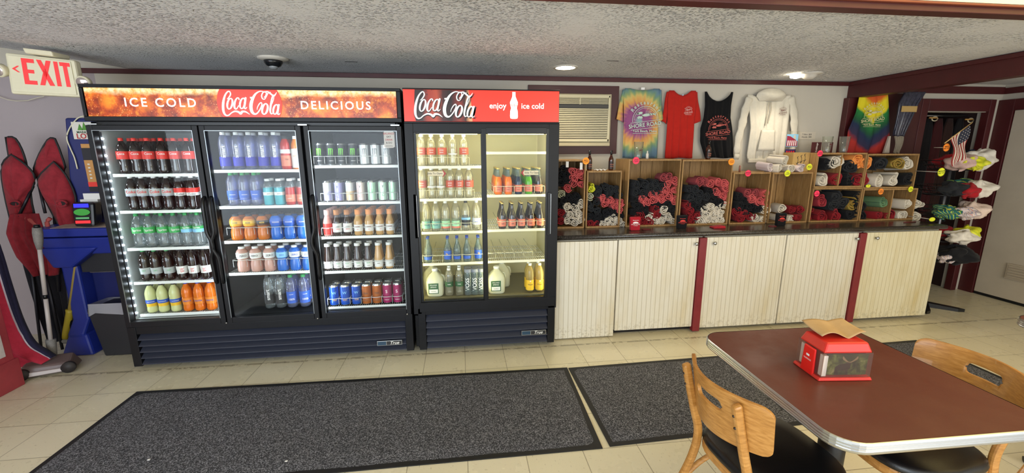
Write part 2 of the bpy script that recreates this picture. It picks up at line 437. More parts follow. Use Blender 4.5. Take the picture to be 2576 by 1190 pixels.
# ---------------------------------------------------------------- ceiling fittings
WP = mat('white plastic', '#cfcac0', .4); CREAM = mat('aged cream plastic', '#d9d2b6', .4, noise=.05, nscale=6)
t = thing('security_camera', 'white dome security camera on the ceiling above the three door cooler', 'security camera', (-1.0, .25, CZ))
MB().lathe([(0, 0), (.1, 0), (.1, -.008), (.07, -.018), (.06, -.02)], 28, WP, (-1.0, .25, CZ)).build('mount', t)
MB().lathe([(.062, -.016), (.06, -.035), (.045, -.055), (.02, -.066), (0, -.068)], 24, mat('smoked dome', '#1b1d20', .1), (-1.0, .25, CZ)).build('dome', t)
MB().lathe([(.0, -.078), (.02, -.076), (.03, -.064), (.03, -.05)], 16, mat('lens grey', '#8d9194', .25), (-1.0, .245, CZ), ).build('lens', t)
t = thing('recessed_light', 'round glowing recessed ceiling light above the window air conditioner', 'ceiling light', (1.168, .36, CZ))
MB().lathe([(.098, -.001), (.098, -.006), (.078, -.007), (.078, -.002)], 32, WP, (1.168, .36, CZ), caps=False).build('trim_ring', t)
MB().lathe([(0, -.006), (.079, -.006)], 32, mat('lamp glow', '#fff2d6', .5, emit=16), (1.168, .36, CZ), caps=False).build('lamp_face', t)
t = thing('spotlight', 'small eyeball spotlight on the ceiling over the white hoodie', 'ceiling light', (3.3, .42, CZ))
MB().lathe([(0, 0), (.1, 0), (.1, -.008), (.06, -.014), (.055, -.03), (.03, -.05), (0, -.052)], 28, WP, (3.36, .40, CZ)).build('housing', t)
MB().lathe([(0, -.042), (.045, -.03), (.05, -.012)], 20, mat('lamp glow', '#fff2d6', .5, emit=16), (3.27, .44, CZ), caps=False).build('lamp_face', t)
def spot(name, loc, tgt, power, col, size=110):
    l = bpy.data.lights.new(name, 'SPOT'); l.energy = power; l.color = col; l.spot_size = R(size); l.spot_blend = .8; l.shadow_soft_size = .05
    o = bpy.data.objects.new(name, l); COL.objects.link(o); o.location = loc
    o.rotation_euler = (Vector(tgt) - Vector(loc)).to_track_quat('-Z', 'Y').to_euler()
spot('recessed_light_beam', (1.168, .36, CZ - .02), (1.3, .35, 0), 18, (1, .9, .72), 140)
spot('spotlight_beam', (3.27, .44, CZ - .06), (3.3, .3, .5), 13, (1, .88, .7), 140)
solo(MB().lathe([(0, 0), (.036, 0), (.04, .004), (.04, .012), (0, .014)], 24, mat('grey disc', '#8d8172', .6), (0, 0, 0)), 'wall_sensor', 'small round grey disc on the wall above the pale door', 'wall fitting', (0, 0, 0))
o = bpy.data.objects['wall_sensor']; o.location = (5.965, .56, 2.115); o.rotation_euler = (0, R(-90), 0)
for xx, yy, nm in ((-.48, .325, 'thin slot in the ceiling near the dome camera'), (1.459, .085, 'thin slot in the ceiling between coolers and tie-dye shirt')):
    solo(MB().box(xx - .045, xx + .045, yy - .004, yy + .004, CZ - .002, CZ, mat('slot black', '#171514', .8)), 'ceiling_slot', nm, 'ceiling fitting', (xx, yy, CZ - .002))

# ---------------------------------------------------------------- exit sign with emergency lamp heads
ys = .07
q = [at(10, 131, 'y', ys), at(186, 151, 'y', ys), at(205, 245, 'y', ys), at(27, 236, 'y', ys)]
def quad(u, v, dy=0):
    a = q[0].lerp(q[1], u); b_ = q[3].lerp(q[2], u); p_ = b_.lerp(a, v); return (p_.x, p_.y + dy, p_.z)
t = thing('exit_sign', 'cream plastic exit sign with red letters and two lamp heads', 'exit sign', (q[3].lerp(q[2], .5).x, ys, q[3].z))
h = MB(); h.hexa([quad(0, 0, 0), quad(1, 0, 0), quad(1, 0, .05), quad(0, 0, .05), quad(0, 1, 0), quad(1, 1, 0), quad(1, 1, .05), quad(0, 1, .05)], CREAM)
h.build('housing', t, bevel=.012)
h = MB(); h.hexa([quad(.05, .06, -.006), quad(.95, .06, -.006), quad(.95, .06, 0), quad(.05, .06, 0), quad(.05, .94, -.006), quad(.95, .94, -.006), quad(.95, .94, 0), quad(.05, .94, 0)], CREAM)
h.build('face_plate', t, bevel=.004)
RL = mat('red exit letters', '#e23a3c', .4, emit=.25)
h = MB()
def bar(pts): h.add([quad(u, v, -.0075) for u, v in pts], [tuple(range(len(pts)))], RL)
def L(x0, x1, z0, z1): bar([(x0, z0), (x1, z0), (x1, z1), (x0, z1)])
zb, zt = .26, .90
L(.24, .31, zb, zt); L(.31, .42, zt - .10, zt); L(.31, .40, .54, .63); L(.31, .42, zb, zb + .10)
bar([(.455, zb), (.525, zb), (.665, zt), (.595, zt)]); bar([(.595, zb), (.665, zb), (.525, zt), (.455, zt)])
L(.70, .76, zb, zt); L(.83, .89, zb, zt); L(.785, .935, zt - .10, zt)
bar([(.09, .62), (.17, .70), (.20, .70), (.135, .62)]); bar([(.09, .62), (.135, .62), (.20, .54), (.17, .54)])
h.build('lettering', t)
cp = MB().hexa([quad(.34, 1.02, -.02), quad(.74, 1.02, -.02), quad(.74, 1.02, .10), quad(.34, 1.02, .10), quad(.33, 1.15, -.03), quad(.75, 1.15, -.03), quad(.75, 1.15, .11), quad(.33, 1.15, .11)], CREAM)
cp.build('ceiling_mount', t, bevel=.008)
for u_, lx in ((-.07, -1), (1.09, 1)):
    c0 = Vector(quad(u_ + .0, .56 - .14 * (lx > 0), .0))
    hd = MB(); hd.tube([quad(.5 + .5 * lx, .5, .025), quad(u_, .52 - .14 * (lx > 0), .025)], .02, 10, CREAM); hd.build('lamp_arm', t)
    hd = MB(); dirv = Vector((.15 * lx, -1, -.25)).normalized()
    hd.tube([c0 - dirv * .03, c0 - dirv * .01, c0 + dirv * .015, c0 + dirv * .025], [.02, .038, .042, .040], 20, CREAM)
    lh = hd.build('lamp_head', t)
    MB().tube([c0 + dirv * .022, c0 + dirv * .027], [.036, .030], 20, mat('lamp lens', '#b9aca8', .12, metal=.6)).build('lens', lh)
wire = [at(x_, y_, 'y', .76) for x_, y_ in ((-60, 225), (0, 244), (20, 251), (42, 254), (70, 253), (90, 247), (108, 243), (140, 225))]
solo(MB().tube(wire, .0025, 6, CREAM), 'cable', 'thin white cable sagging on the wall below the exit sign', 'cable', tuple(wire[0]))
# ================================================================ COOLERS
BLK = mat('cooler black metal', '#121317', .42, spec=.28, noise=.1, nscale=20, bump=.05, bscale=400)
BLKM = mat('cooler black plastic', '#0d0e11', .3, spec=.35)
GRL = mat('louvre black with blue sheen', '#2a2e3c', .5)  # bluish lift paints the cool daylight reflection into the black louvres
STEEL = mat('brushed steel', '#b9bcbd', .3, metal=1.0)
SHW = mat('white shelf wire', '#dfe2e0', .4)
def m_lip(name, a, b):
    k = NT(name); x, y, z = k.sep(); f = k.math('FRACT', k.math('MULTIPLY', x, 70.0))
    st = k.math('MULTIPLY', k.math('GREATER_THAN', f, .5), k.math('LESS_THAN', k.math('ABSOLUTE', k.math('SUBTRACT', z, -.003)), .003))
    k.base(k.mix(k.math('MULTIPLY', st, .8), a, b)); k.b.inputs['Roughness'].default_value = .4; return k.m
LIPW = m_lip('white price strip', '#eceeea', '#6b7074')
LINER_A = mat('pale grey liner', '#a7adab', .5); LINER_SHADE = mat('shaded liner', '#1d1e20', .5); LINER_C = mat('cream liner', '#d9d2a8', .5)  # middle liner darkened to paint the unlit shade behind the bottles
GLASS = clear('cooler door glass', '#fcfefe', .0, '#dfe6e6', .015, .3)
ZT, ZB = 1.997, 0.012
YF, YB = .0, .76

def cabinet(root, x0, x1, liners, dividers):
    m = MB()
    for xa, xb in ((x0, x0 + .035), (x1 - .035, x1)): m.box(xa, xb, .045, YB, .04, 1.765, BLK)
    m.box(x0, x1, .045, YB, .30, .375, BLK); m.box(x0, x1, .045, YB, 1.72, 1.765, BLK); m.box(x0, x1, YB - .02, YB, .04, 1.765, BLK)
    m.box(x0 + .02, x1 - .02, .10, YB, .04, .30, BLK)
    for dv in dividers: m.box(dv - .022, dv + .022, .041, .07, .375, 1.74, BLK)
    m.build('cabinet_body', root, bevel=.002)
    edges = [x0 + .035] + dividers + [x1 - .035]
    for i, lm in enumerate(liners):
        a, b = edges[i], edges[i + 1]; m = MB()
        m.add([(a, .70, .376), (b, .70, .376), (b, .70, 1.72), (a, .70, 1.72)], [(0, 1, 2, 3)], lm)
        for xx in (a + .001, b - .001): m.add([(xx, .05, .376), (xx, .70, .376), (xx, .70, 1.72), (xx, .05, 1.72)], [(0, 1, 2, 3)], lm)
        m.add([(a, .05, .378), (b, .05, .378), (b, .70, .378), (a, .70, .378)], [(0, 1, 2, 3)], lm)
        m.add([(a, .05, 1.718), (b, .05, 1.718), (b, .70, 1.718), (a, .70, 1.718)], [(0, 1, 2, 3)], lm)
        m.build('liner', root)
def shelf(root, x0, x1, z, lip=LIPW, y0=.075, y1=.62, nw=None):
    m = MB(); m.box(x0, x1, y0, y0 + .006, z - .018, z + .002, lip)
    m.box(x0, x1, y0 + .006, y0 + .016, z - .006, z - .001, SHW)
    n = nw or int((x1 - x0) / .016)
    for i in range(n + 1):
        x = x0 + (x1 - x0) * i / n; m.box(x - .0015, x + .0015, y0 + .016, y1, z - .004, z - .001, SHW)
    for y in (.2, .35, .5, .61): m.box(x0, x1, y - .002, y + .002, z - .008, z - .004, SHW)
    m.build('shelf', root)
def lane_wire(root, xs, z, mt, y=.088, r=.0022, depth=.5):
    """wavy front wire of the bottle lanes"""
    m = MB(); hw = (xs[1] - xs[0]) / 2
    P = []
    for x in xs:
        for k in range(5):
            t = -1 + 2 * k / 4; P.append((x + hw * t * .98, y - .014 * (1 - t * t), z + .052))
    m.tube(P, r, 5, mt)
    for x in [xs[0] - hw] + [x + hw for x in xs]:
        m.tube([(x, y, z), (x, y, z + .052), (x, y + depth, z + .052)], r * .8, 4, mt)
    m.build('lane_rack', root)

def grille(root, x0, x1, z0, z1, n):
    m = MB()
    m.box(x0, x0 + .055, 0, .05, .03, z1, BLK); m.box(x1 - .055, x1, 0, .05, .03, z1, BLK)
    m.box(x0 + .05, x1 - .05, .004, .05, z1 - .055, z1, BLK); m.box(x0 + .055, x1 - .055, .045, .06, .03, z1 - .05, mat('grille dark inside', '#07080a', .8))
    m.build('grille_frame', root, bevel=.002)
    h = (z1 - .06 - z0) / n
    m = MB()
    for i in range(n):
        zb_ = z0 + i * h
        m.hexa([(x0 + .057, -.002, zb_ + .006), (x1 - .057, -.002, zb_ + .006), (x1 - .057, .042, zb_ + h * .72), (x0 + .057, .042, zb_ + h * .72),
                (x0 + .057, -.002, zb_ + .013), (x1 - .057, -.002, zb_ + .013), (x1 - .057, .042, zb_ + h * .95), (x0 + .057, .042, zb_ + h * .95)], GRL)
    m.build('louvres', root, bevel=.0015)
def badge(root, x0, x1, z0, z1):
    m = MB().box(x0, x1, -.006, .0, z0, z1, STEEL); b_ = m.build('badge', root, bevel=.001)
    m = MB().box(x0 + .004, x0 + (x1 - x0) * .36, -.0068, -.006, z0 + .004, z1 - .004, mat('badge blue', '#27435a', .4))
    m.box(x0 + (x1 - x0) * .38, x1 - .004, -.0068, -.006, z0 + .004, z1 - .004, mat('badge dark', '#2b2c30', .4))
    text_to(m, 'True', .036, mat('badge silver', '#e6e6e2', .3), front((x0 + x1) / 2 + .035, (z0 + z1) / 2, -.0072), offset=.012, shear=.35)
    m.build('lettering', b_)

def door(root, x0, x1, z0, z1, side, handle=True, light_side=None):
    """swing door: black frame, inner silver line, pane, wavy pull handle on the given side"""
    f = .036; m = MB()
    m.box(x0, x0 + f, -.004, .04, z0, z1, BLK); m.box(x1 - f, x1, -.004, .04, z0, z1, BLK)
    m.box(x0 + f, x1 - f, -.004, .04, z0, z0 + f + .006, BLK); m.box(x0 + f, x1 - f, -.004, .04, z1 - f, z1, BLK)
    fr = m.build('door', root, bevel=.003)
    m = MB(); a, b, c, d = x0 + f, x1 - f, z0 + f + .006, z1 - f
    GS = mat('door bead silver', '#8d9396', .3, metal=.8)
    m.box(a - .004, a, -.007, -.003, c, d, GS); m.box(b, b + .004, -.007, -.003, c, d, GS); m.box(a - .004, b + .004, -.007, -.003, d, d + .004, GS)
    m.build('glazing_bead', fr)
    MB().box(a, b, .012, .016, c, d, GLASS).build('glass', fr)
    if handle:
        hx = x1 - .018 if side > 0 else x0 + .018
        P = [(hx, -.006, 1.262), (hx, -.026, 1.25), (hx, -.04, 1.2), (hx, -.04, 1.1), (hx, -.04, 1.02)]
        P += [(hx + side * .02, -.04, .96), (hx + side * .022, -.038, .9), (hx, -.03, .83), (hx, -.026, .74), (hx, -.02, .66), (hx, -.006, .65)] if side else []
        MB().tube(catmull(P, 4), .012, 8, BLKM, flat=.8, hint=(0, 1, 0)).build('handle', fr)
    return fr

def m_beads(name, col, st, freq=None):
    k = NT(name); k.base(col); k.b.inputs['Emission Color'].default_value = hexc(col)
    if freq:
        x, y, z = k.sep(); s_ = k.math('POWER', k.math('ABSOLUTE', k.math('SINE', k.math('MULTIPLY', z, PI / freq))), 14.0)
        k.l(k.math('MULTIPLY', k.math('ADD', s_, .008), st), k.b.inputs['Emission Strength'])
    else: k.b.inputs['Emission Strength'].default_value = st
    return k.m
LEDC = m_beads('cool led beads', '#eaf4ff', 45); LEDW = m_beads('warm fluorescent tube', '#fff3bc', 16)
LEDS = m_beads('cool led strip', '#eaf4ff', 32)

# ---- three door cooler
X0, X1 = -2.099, -.093
root = thing('beverage_cooler', 'wide black three door glass cooler with an orange cola banner', 'drinks cooler', ((X0 + X1) / 2, YF, 0), 'drinks coolers')
cabinet(root, X0, X1, [LINER_A, LINER_SHADE, LINER_SHADE], [-1.425, -.765])
m = MB()
m.box(X0, X1, .0, .30, 1.768, 1.797, BLK); m.box(X0, X1, .0, .30, 1.975, ZT, BLK); m.box(X0, X0 + .02, 0, .30, 1.797, 1.975, BLK); m.box(X1 - .026, X1, 0, .30, 1.797, 1.975, BLK)
m.box(X0 + .02, X1 - .02, .05, .30, 1.797, 1.975, BLK); m.box(X0 + .05, X1 - .05, .03, .3, 1.742, 1.768, BLKM)
hd = m.build('sign_header', root, bevel=.003)
def m_cola():
    k = NT('iced cola banner'); o = k.obj(); x, y, z = k.sep(o)
    v = k.n('ShaderNodeTexVoronoi'); v.inputs['Scale'].default_value = 7.5; v.inputs['Randomness'].default_value = 1
    nv = k.n('ShaderNodeMapping'); k.l(o, nv.inputs[0]); nv.inputs['Rotation'].default_value = (0, .5, 0)
    wob = k.n('ShaderNodeTexNoise'); wob.inputs['Scale'].default_value = 9; k.l(nv.outputs[0], wob.inputs['Vector'])
    add = k.n('ShaderNodeVectorMath', operation='MULTIPLY_ADD'); k.l(wob.outputs['Color'], add.inputs[0]); add.inputs[1].default_value = (.09, .09, .09); k.l(nv.outputs[0], add.inputs[2])
    k.l(add.outputs[0], v.inputs['Vector'])
    cub = k.ramp(v.outputs['Distance'], [(.05, '#f9a52c'), (.3, '#d8721a'), (.52, '#8a2f0c'), (.8, '#4a1408')])
    n1 = k.ramp(k.noise(14, 6, .7), [(.38, '#4c1409'), (.52, '#a93f10'), (.66, '#f0962a')])
    c0 = k.mix(.5, cub, n1)
    bub = k.n('ShaderNodeTexVoronoi'); bub.inputs['Scale'].default_value = 75; k.l(o, bub.inputs['Vector'])
    bb = k.math('MULTIPLY', k.math('LESS_THAN', bub.outputs['Distance'], .22), k.math('GREATER_THAN', k.noise(5, 3), .5))
    c1 = k.mix(k.math('MULTIPLY', bb, .45), c0, '#ffb066')
    foam = k.math('GREATER_THAN', k.math('ADD', z, k.math('MULTIPLY', k.noise(6, 3), .05)), .081)
    tan = k.ramp(k.noise(30, 4, .7), [(.35, '#c98c3e'), (.65, '#ecd9a8')])
    fo = k.n('ShaderNodeMapRange'); k.l(k.math('ADD', z, k.math('MULTIPLY', k.noise(6, 3), .06)), fo.inputs[0]); fo.inputs[1].default_value = .075; fo.inputs[2].default_value = .105
    c2 = k.mix(fo.outputs[0], c1, tan)
    k.base(c2); k.l(c2, k.b.inputs['Emission Color']); k.b.inputs['Emission Strength'].default_value = .75; k.b.inputs['Roughness'].default_value = .25
    return k.m
ban = thing_ban = MB().box(-.975, .975, -.002, 0, -.089, .089, m_cola())
bo = ban.build('sign_panel', root, local=True); bo.location = (-.002, .008, 1.886)
SRED = mat('sign red', '#e3301f', .3, emit=.55); SWH = mat('sign white', '#fff7ef', .3, emit=.85)
m = MB()
pts = []
for i in range(15):
    a = -.5 + 1.0 * i / 14; pts.append((-1.083 + .188 * math.cos(a) / .92, 1.886 + .089 * math.sin(a * 1.0) / math.sin(.5)))
pts2 = [(-1.083 - (x + 1.083), z) for x, z in reversed(pts)]
m.prism(pts + pts2, .0035, .005, SRED)
script_logo(m, SWH, front(-1.083, 1.886, .003), s=.00074)
m.build('logo_disc', root)
m = MB()
text_to(m, 'ICE COLD', .077, SWH, front(-1.633, 1.884, .004), offset=.012, space=1.33); m.build('lettering', root); m = MB()
text_to(m, 'DELICIOUS', .076, SWH, front(-.53, 1.876, .004), offset=.012, space=1.30)
m.build('lettering', root)
m = MB()
for hx in (-2.06, -.76, -.14):
    m.box(hx - .03, hx + .03, -.004, .03, 1.744, 1.752, STEEL)
for hx in (-1.43, -.13, -.79): m.tube([(hx, -.006, .336), (hx, .002, .336)], .006, 8, STEEL)
m.build('hinges', root)
door(root, -2.098, -1.43, .335, 1.742, 1); door(root, -1.422, -.775, .335, 1.742, -1); door(root, -.757, -.098, .335, 1.742, -1)
SH = {'A': (-2.05, -1.43, [1.420, 1.166, .899, .648, .402]), 'B': (-1.415, -.775, [1.442, 1.186, .932, .69, .396]),
      'C': (-.73, -.125, [1.469, 1.202, .946, .678, .392])}
for k_, (a, b, zs) in SH.items():
    for z in (zs if k_ != 'B' else zs[:4]): shelf(root, a, b, z)
grille(root, X0, X1, .035, .333, 5)
badge(root, -.37, -.18, .088, .126)
m = MB().box(-2.064, -2.058, .046, .060, .40, 1.70, mat('led backing', '#3a3d42', .5))
for i in range(23): m.lathe([(0, -.0075), (.005, -.005), (.0072, 0), (.005, .005), (0, .0075)], 8, LEDC, (-2.054, .054, .425 + i * .056))
m.build('led_strip', root)
for xx in (-1.448, -1.402, -.795, -.737, -.122):
    MB().box(xx - .004, xx + .004, .046, .054, .40, 1.70, LEDS).build('led_strip', root)
m = MB()
for x_ in (-.718, -.70): pass
m.prism([(-.228 + .004, 1.60), (-.228 + .004, 1.70), (-.215, 1.708), (-.163, 1.708), (-.15, 1.70), (-.15, 1.60), (-.163, 1.592), (-.215, 1.592)], .0095, .0105, mat('sticker silver', '#bdbcb8', .5))
SR = mat('sticker red ink', '#a53b3f', .5); SK = mat('sticker dark ink', '#3a3a3c', .5)
for i, (tx, mt_) in enumerate((('BALANCE', SR), ('EAT', SK), ('DRINK', SR), ('& DO', SK))):
    text_to(m, tx, .017, mt_, front(-.189, 1.69 - i * .021, .009), offset=.01)
text_to(m, '(GOOD)', .013, SK, front(-.189, 1.605, .009))
m.build('door_sticker', root)
solo(MB().hexa([(-1.14, .02, 1.998), (-.92, .02, 1.998), (-.92, .2, 1.998), (-1.14, .2, 1.998), (-1.14, .02, 2.0), (-.92, .02, 2.0), (-.92, .2, 2.0), (-1.14, .2, 2.0)], WP), 'paper_sheet', 'white sheet of paper lying on top of the three door cooler', 'paper', (-1.03, .1, 1.998))

# ---- two door sliding cooler
X2, X3 = -.078, 1.043
root2 = thing('beverage_cooler', 'narrower black cooler with two sliding glass doors and red banner', 'drinks cooler', ((X2 + X3) / 2, YF, 0), 'drinks coolers')
cabinet(root2, X2, X3, [LINER_C], [])
m = MB()
m.box(X2, X3, .0, .30, 1.762, 1.775, BLK); m.box(X2, X3, .0, .30, 1.992, 2.0, BLK)
m.box(X2 + .002, X3 - .002, .012, .30, 1.775, 1.992, BLK)
m.build('sign_header', root2, bevel=.003)
m = MB().box(X2 + .004, X3 - .006, .004, .012, 1.776, 1.991, SRED); m.build('sign_panel', root2)
def m_bott():
    k = NT('cola bottle picture'); x, y, z = k.sep()
    c = k.ramp(k.math('ADD', k.math('MULTIPLY', x, 2.4), k.math('ADD', .5, k.math('MULTIPLY', k.noise(8, 3), .12))),
               [(.0, '#c9a27c'), (.03, '#2b1512'), (.2, '#1c0d0c'), (.3, '#8e2c1c'), (.45, '#a3422a'), (.55, '#3a1512'), (.68, '#180b0a'), (.85, '#7c281c'), (.93, '#2a1210'), (1, '#c98f63')])
    v = k.n('ShaderNodeTexVoronoi'); v.inputs['Scale'].default_value = 34; k.l(k.obj(), v.inputs['Vector'])
    c = k.mix(k.math('MULTIPLY', k.math('LESS_THAN', v.outputs['Distance'], .2), .55), c, '#1c0a08')
    k.base(c); k.l(c, k.b.inputs['Emission Color']); k.b.inputs['Emission Strength'].default_value = .35; k.b.inputs['Roughness'].default_value = .3; return k.m
m = MB().prism([(-.198, -.107), (-.205, -.02), (-.196, .107), (.178, .107), (.196, .02), (.203, -.107)], 0, .001, m_bott())
o = m.build('bottle_picture', root2, local=True); o.location = (.202 - root2.location.x, .0025, 1.8835)
m = MB(); script_logo(m, mat('logo shadow', '#151010', .5), front(.208, 1.882, .0018), s=.00089)
script_logo(m, mat('logo silver white', '#e2e2e0', .35, emit=.35), front(.203, 1.887, .0008), s=.00086); m.build('logo', root2)
m = MB()
text_to(m, 'enjoy', .056, SWH, front(.588, 1.885, .003), offset=.012); m.build('lettering', root2); m = MB(); text_to(m, 'ice cold', .054, SWH, front(.842, 1.885, .003), offset=.012)
bp = [(.012, 0), (.026, .004), (.029, .02), (.027, .055), (.021, .075), (.028, .10), (.029, .115), (.02, .135), (.012, .155), (.011, .18), (.012, .186)]
m.build('lettering', root2); m = MB()
m.prism([(.705 - a, 1.796 + b) for a, b in bp] + [(.705 + a, 1.796 + b) for a, b in reversed(bp)], .0025, .0035, SWH)
script_logo(m, SRED, front(.705, 1.893, .0018), s=.00012)
m.build('bottle_emblem', root2)
f = .055
m = MB()
m.box(X2, X2 + .06, .0, .045, .33, 1.762, BLK); m.box(X3 - .075, X3, .0, .045, .33, 1.762, BLK); m.box(X2 + .06, X3 - .075, 0, .045, 1.70, 1.762, BLK)
m.box(X2 + .045, X3 - .01, -.004, .05, .345, .42, BLK)
m.build('door_surround', root2, bevel=.002)
for a, b, y_ in ((X2 + .055, .49, .022), (.468, X3 - .075, .006)):
    m = MB(); ga, gb = (0.0, .462) if a < 0 else (.50, .947)
    m.box(a, ga, y_ - .008, y_ + .016, .40, 1.73, BLKM); m.box(gb, b, y_ - .008, y_ + .016, .40, 1.73, BLKM)
    m.box(ga, gb, y_ - .008, y_ + .016, .38, .43, BLKM); m.box(ga, gb, y_ - .008, y_ + .016, 1.69, 1.735, BLKM)
    dr = m.build('sliding_door', root2, bevel=.002)
    MB().box(ga, gb, y_, y_ + .004, .43, 1.69, GLASS).build('glass', dr)
    hx = ga - .028 if a < 0 else gb + .026
    m = MB(); m.box(hx - .012, hx + .012, y_ - .022, y_ - .008, .93, 1.26, BLKM); m.box(hx + .009, hx + .0125, y_ - .024, y_ - .021, .94, 1.25, STEEL); m.build('handle', dr, bevel=.003)
    cx_ = .13 if a < 0 else .83; sg = 1 if a < 0 else -1
    m = MB(); m.box(cx_ - .058, cx_ + .058, y_ - .0095, y_ - .0085, 1.392, 1.424, mat('sticker ivory', '#d9cfae', .5))
    tip = cx_ + sg * .075
    m.prism([(cx_ + sg * .045, 1.376), (tip, 1.408), (cx_ + sg * .045, 1.440), (cx_ + sg * .058, 1.408)], y_ - .0105, y_ - .0095, SR)
    text_to(m, 'Slide To Open', .019, SK, front(cx_ - sg * .008, 1.408, y_ - .0102), offset=.008)
    m.build('slide_sticker', dr)
SH['D'] = (0.0, .475, [1.458, 1.214, .96, .71, .432]); SH['E'] = (.495, .985, [1.561, 1.236, .965, .713, .438])
LIPC = m_lip('cream shelf strip', '#f0ead0', '#8a7c4e')
for k_ in 'DE':
    a, b, zs = SH[k_]
    for z in zs[:4]: shelf(root2, a, b, z, LIPC, .085)
MB().box(.0, .98, .07, .69, .41, .428, mat('cooler floor pan', '#6b664d', .5)).build('floor_pan', root2)
grille(root2, X2 + .03, X3 - .012, .035, .375, 5)
badge(root2, .762, .962, .108, .146)
for a, b, z in ((.02, .44, 1.70), (.52, .94, 1.70)):
    MB().tube([(a, .075, z), (b, .075, z)], .011, 8, LEDW).build('light_tube', root2)
for xx in (-.022, .482, .982):
    MB().tube([(xx, .062, .46), (xx, .062, 1.68)], .009, 8, LEDW).build('light_tube', root2)
for x_ in (X2 + .03, X3 - .05, X0 + .03, X1 - .03):
    MB().lathe([(0, 0), (.02, 0), (.02, .04), (0, .04)], 10, BLKM, (x_, .12, 0)).build('foot', root2 if x_ > X1 else root)
    MB().lathe([(0, 0), (.02, 0), (.02, .04), (0, .04)], 10, BLKM, (x_, .66, 0)).build('foot', root2 if x_ > X1 else root)
# ================================================================ DRINKS
PROF = {   # radius share, height share; label zone given per kind
 'soda':  [(.0, .0), (.72, .0), (.94, .035), (1, .10), (.93, .20), (.90, .27), (.98, .36), (1, .40), (1, .62), (.97, .67), (.80, .77), (.52, .86), (.36, .91), (.36, .925)],
 'sprite': [(.0, .0), (.72, .0), (.96, .03), (1, .10), (.97, .25), (.93, .36), (.98, .44), (1, .50), (.99, .64), (.88, .74), (.6, .84), (.38, .905), (.36, .925)],
 'water': [(.0, .0), (.75, .0), (.97, .03), (.97, .1), (1, .12), (.95, .17), (1, .22), (.95, .27), (1, .32), (1, .60), (.95, .64), (1, .68), (.9, .78), (.62, .87), (.40, .92), (.40, .93)],
 'smart': [(.0, .0), (.8, .0), (1, .03), (1, .40), (1, .66), (.96, .75), (.80, .85), (.52, .91), (.42, .93)],
 'sport': [(.0, .0), (.82, .0), (.98, .03), (1, .12), (1, .32), (.90, .40), (.84, .48), (.92, .55), (.99, .60), (.99, .78), (.80, .86), (.52, .92), (.46, .93)],
 'vit':   [(.0, .0), (.85, .0), (1, .04), (1, .55), (.94, .60), (1, .66), (.94, .76), (.66, .86), (.46, .92), (.46, .925)],
 'long':  [(.0, .0), (.9, .0), (1, .03), (1, .46), (.92, .54), (.62, .66), (.44, .76), (.36, .88), (.36, .93), (.42, .935), (.42, .95)],
 'frap':  [(.0, .0), (.9, .0), (1, .03), (1, .40), (.93, .48), (.78, .62), (.66, .76), (.60, .86), (.60, .90)],
 'coffee': [(.0, .0), (.88, .0), (1, .04), (1, .50), (.93, .58), (.70, .68), (.56, .76), (.56, .82)],
 'cyl':   [(.0, .0), (.95, .0), (1, .02), (1, .86), (.96, .88)],
 'can':   [(.0, .01), (.72, .0), (.80, .015), (1, .06), (1, .90), (.86, .965), (.84, .985), (.80, .99), (.78, .965), (.0, .965)],
 'sauce': [(.0, .0), (.95, .0), (1, .02), (1, .52), (.92, .60), (.55, .70), (.42, .76), (.40, .93)],
}
LIQ = {'cola': mat('cola in bottle', '#1a0d0a', .07, coat=.6), 'rootbeer': mat('root beer glass', '#1d0e08', .08, coat=.6),
       'clear': clear('clear water bottle', '#f3f7f8', .08, '#e6eef0', gloss=1.6), 'clearw': clear('clear bottle warm', '#f8f7ee', .09, '#f2efdc', gloss=1.6),
       'lemon': clear('cloudy lemonade', '#dbe0a0', .85, '#dfe3a4'), 'orange': clear('orange soda', '#ff8420', .80, '#f57d1c'),
       'amber': clear('amber sports drink', '#f08a2c', .72, '#e8842c'), 'blue': clear('blue sports drink', '#1f78e0', .82, '#1d6fd6'),
       'pink': clear('pale pink drink', '#eab9a6', .65, '#e8b7a6'), 'aqua': clear('aqua drink', '#52c9d8', .7, '#5bcad8'), 'redd': clear('red drink', '#c2231f', .8, '#c3261f'),
       'dblue': clear('bluish smart bottle', '#d9ddf6', .13, '#c3c9ea', gloss=1.5), 'green': clear('green soda', '#59b022', .75, '#5db526'), 'navy': clear('dark blue soda', '#14304f', .8, '#15304e'),
       'tan': mat('milky coffee', '#c79c62', .15, coat=.4), 'brown': mat('dark coffee', '#2c1710', .1, coat=.5), 'pinkm': mat('pink sleeve', '#e59d93', .3),
       'milk': clear('frosted jug plastic', '#e7e8c6', .75, '#e9e9cc', .3), 'yell': clear('yellow seltzer', '#e8d89a', .3, '#ecd98a'), 'paleg': clear('pale glass bottle', '#c8d6d6', .12, '#c9d8dc')}
def C_(n, h, **k): return mat('plastic ' + n, h, k.pop('rough', .35), **k)
CR, CWH, CBK, CG, CB, COR, CGY, CGOLD = C_('red', '#e2382c'), C_('white', '#e9ebea'), C_('black', '#17181a'), C_('green', '#2f9b52'), C_('blue', '#2348b8'), C_('orange', '#e8903a'), C_('grey', '#8a8f9b'), C_('gold', '#d9c27a', metal=.6)
P_ = lambda n, h: mat('print ' + n, h, .45)
pr, pw, pg, pb, pk, pgy, pslv, pyel, por = P_('red', '#e0352b'), P_('white', '#eceae6'), P_('green', '#3fae5a'), P_('blue', '#2f5fc4'), P_('black', '#1d1d20'), P_('grey', '#a9b0bb'), P_('silver', '#b9bfbe'), P_('yellow', '#f0c02e'), P_('orange', '#ee8a2c')
psal, pteal, plav, ppur, plb, pmint = P_('salmon', '#dd7a5e'), P_('teal', '#78b0a4'), P_('lavender', '#b9b2e0'), P_('purple', '#5b46a8'), P_('light blue', '#8cc8ea'), P_('mint', '#a8dcb0')
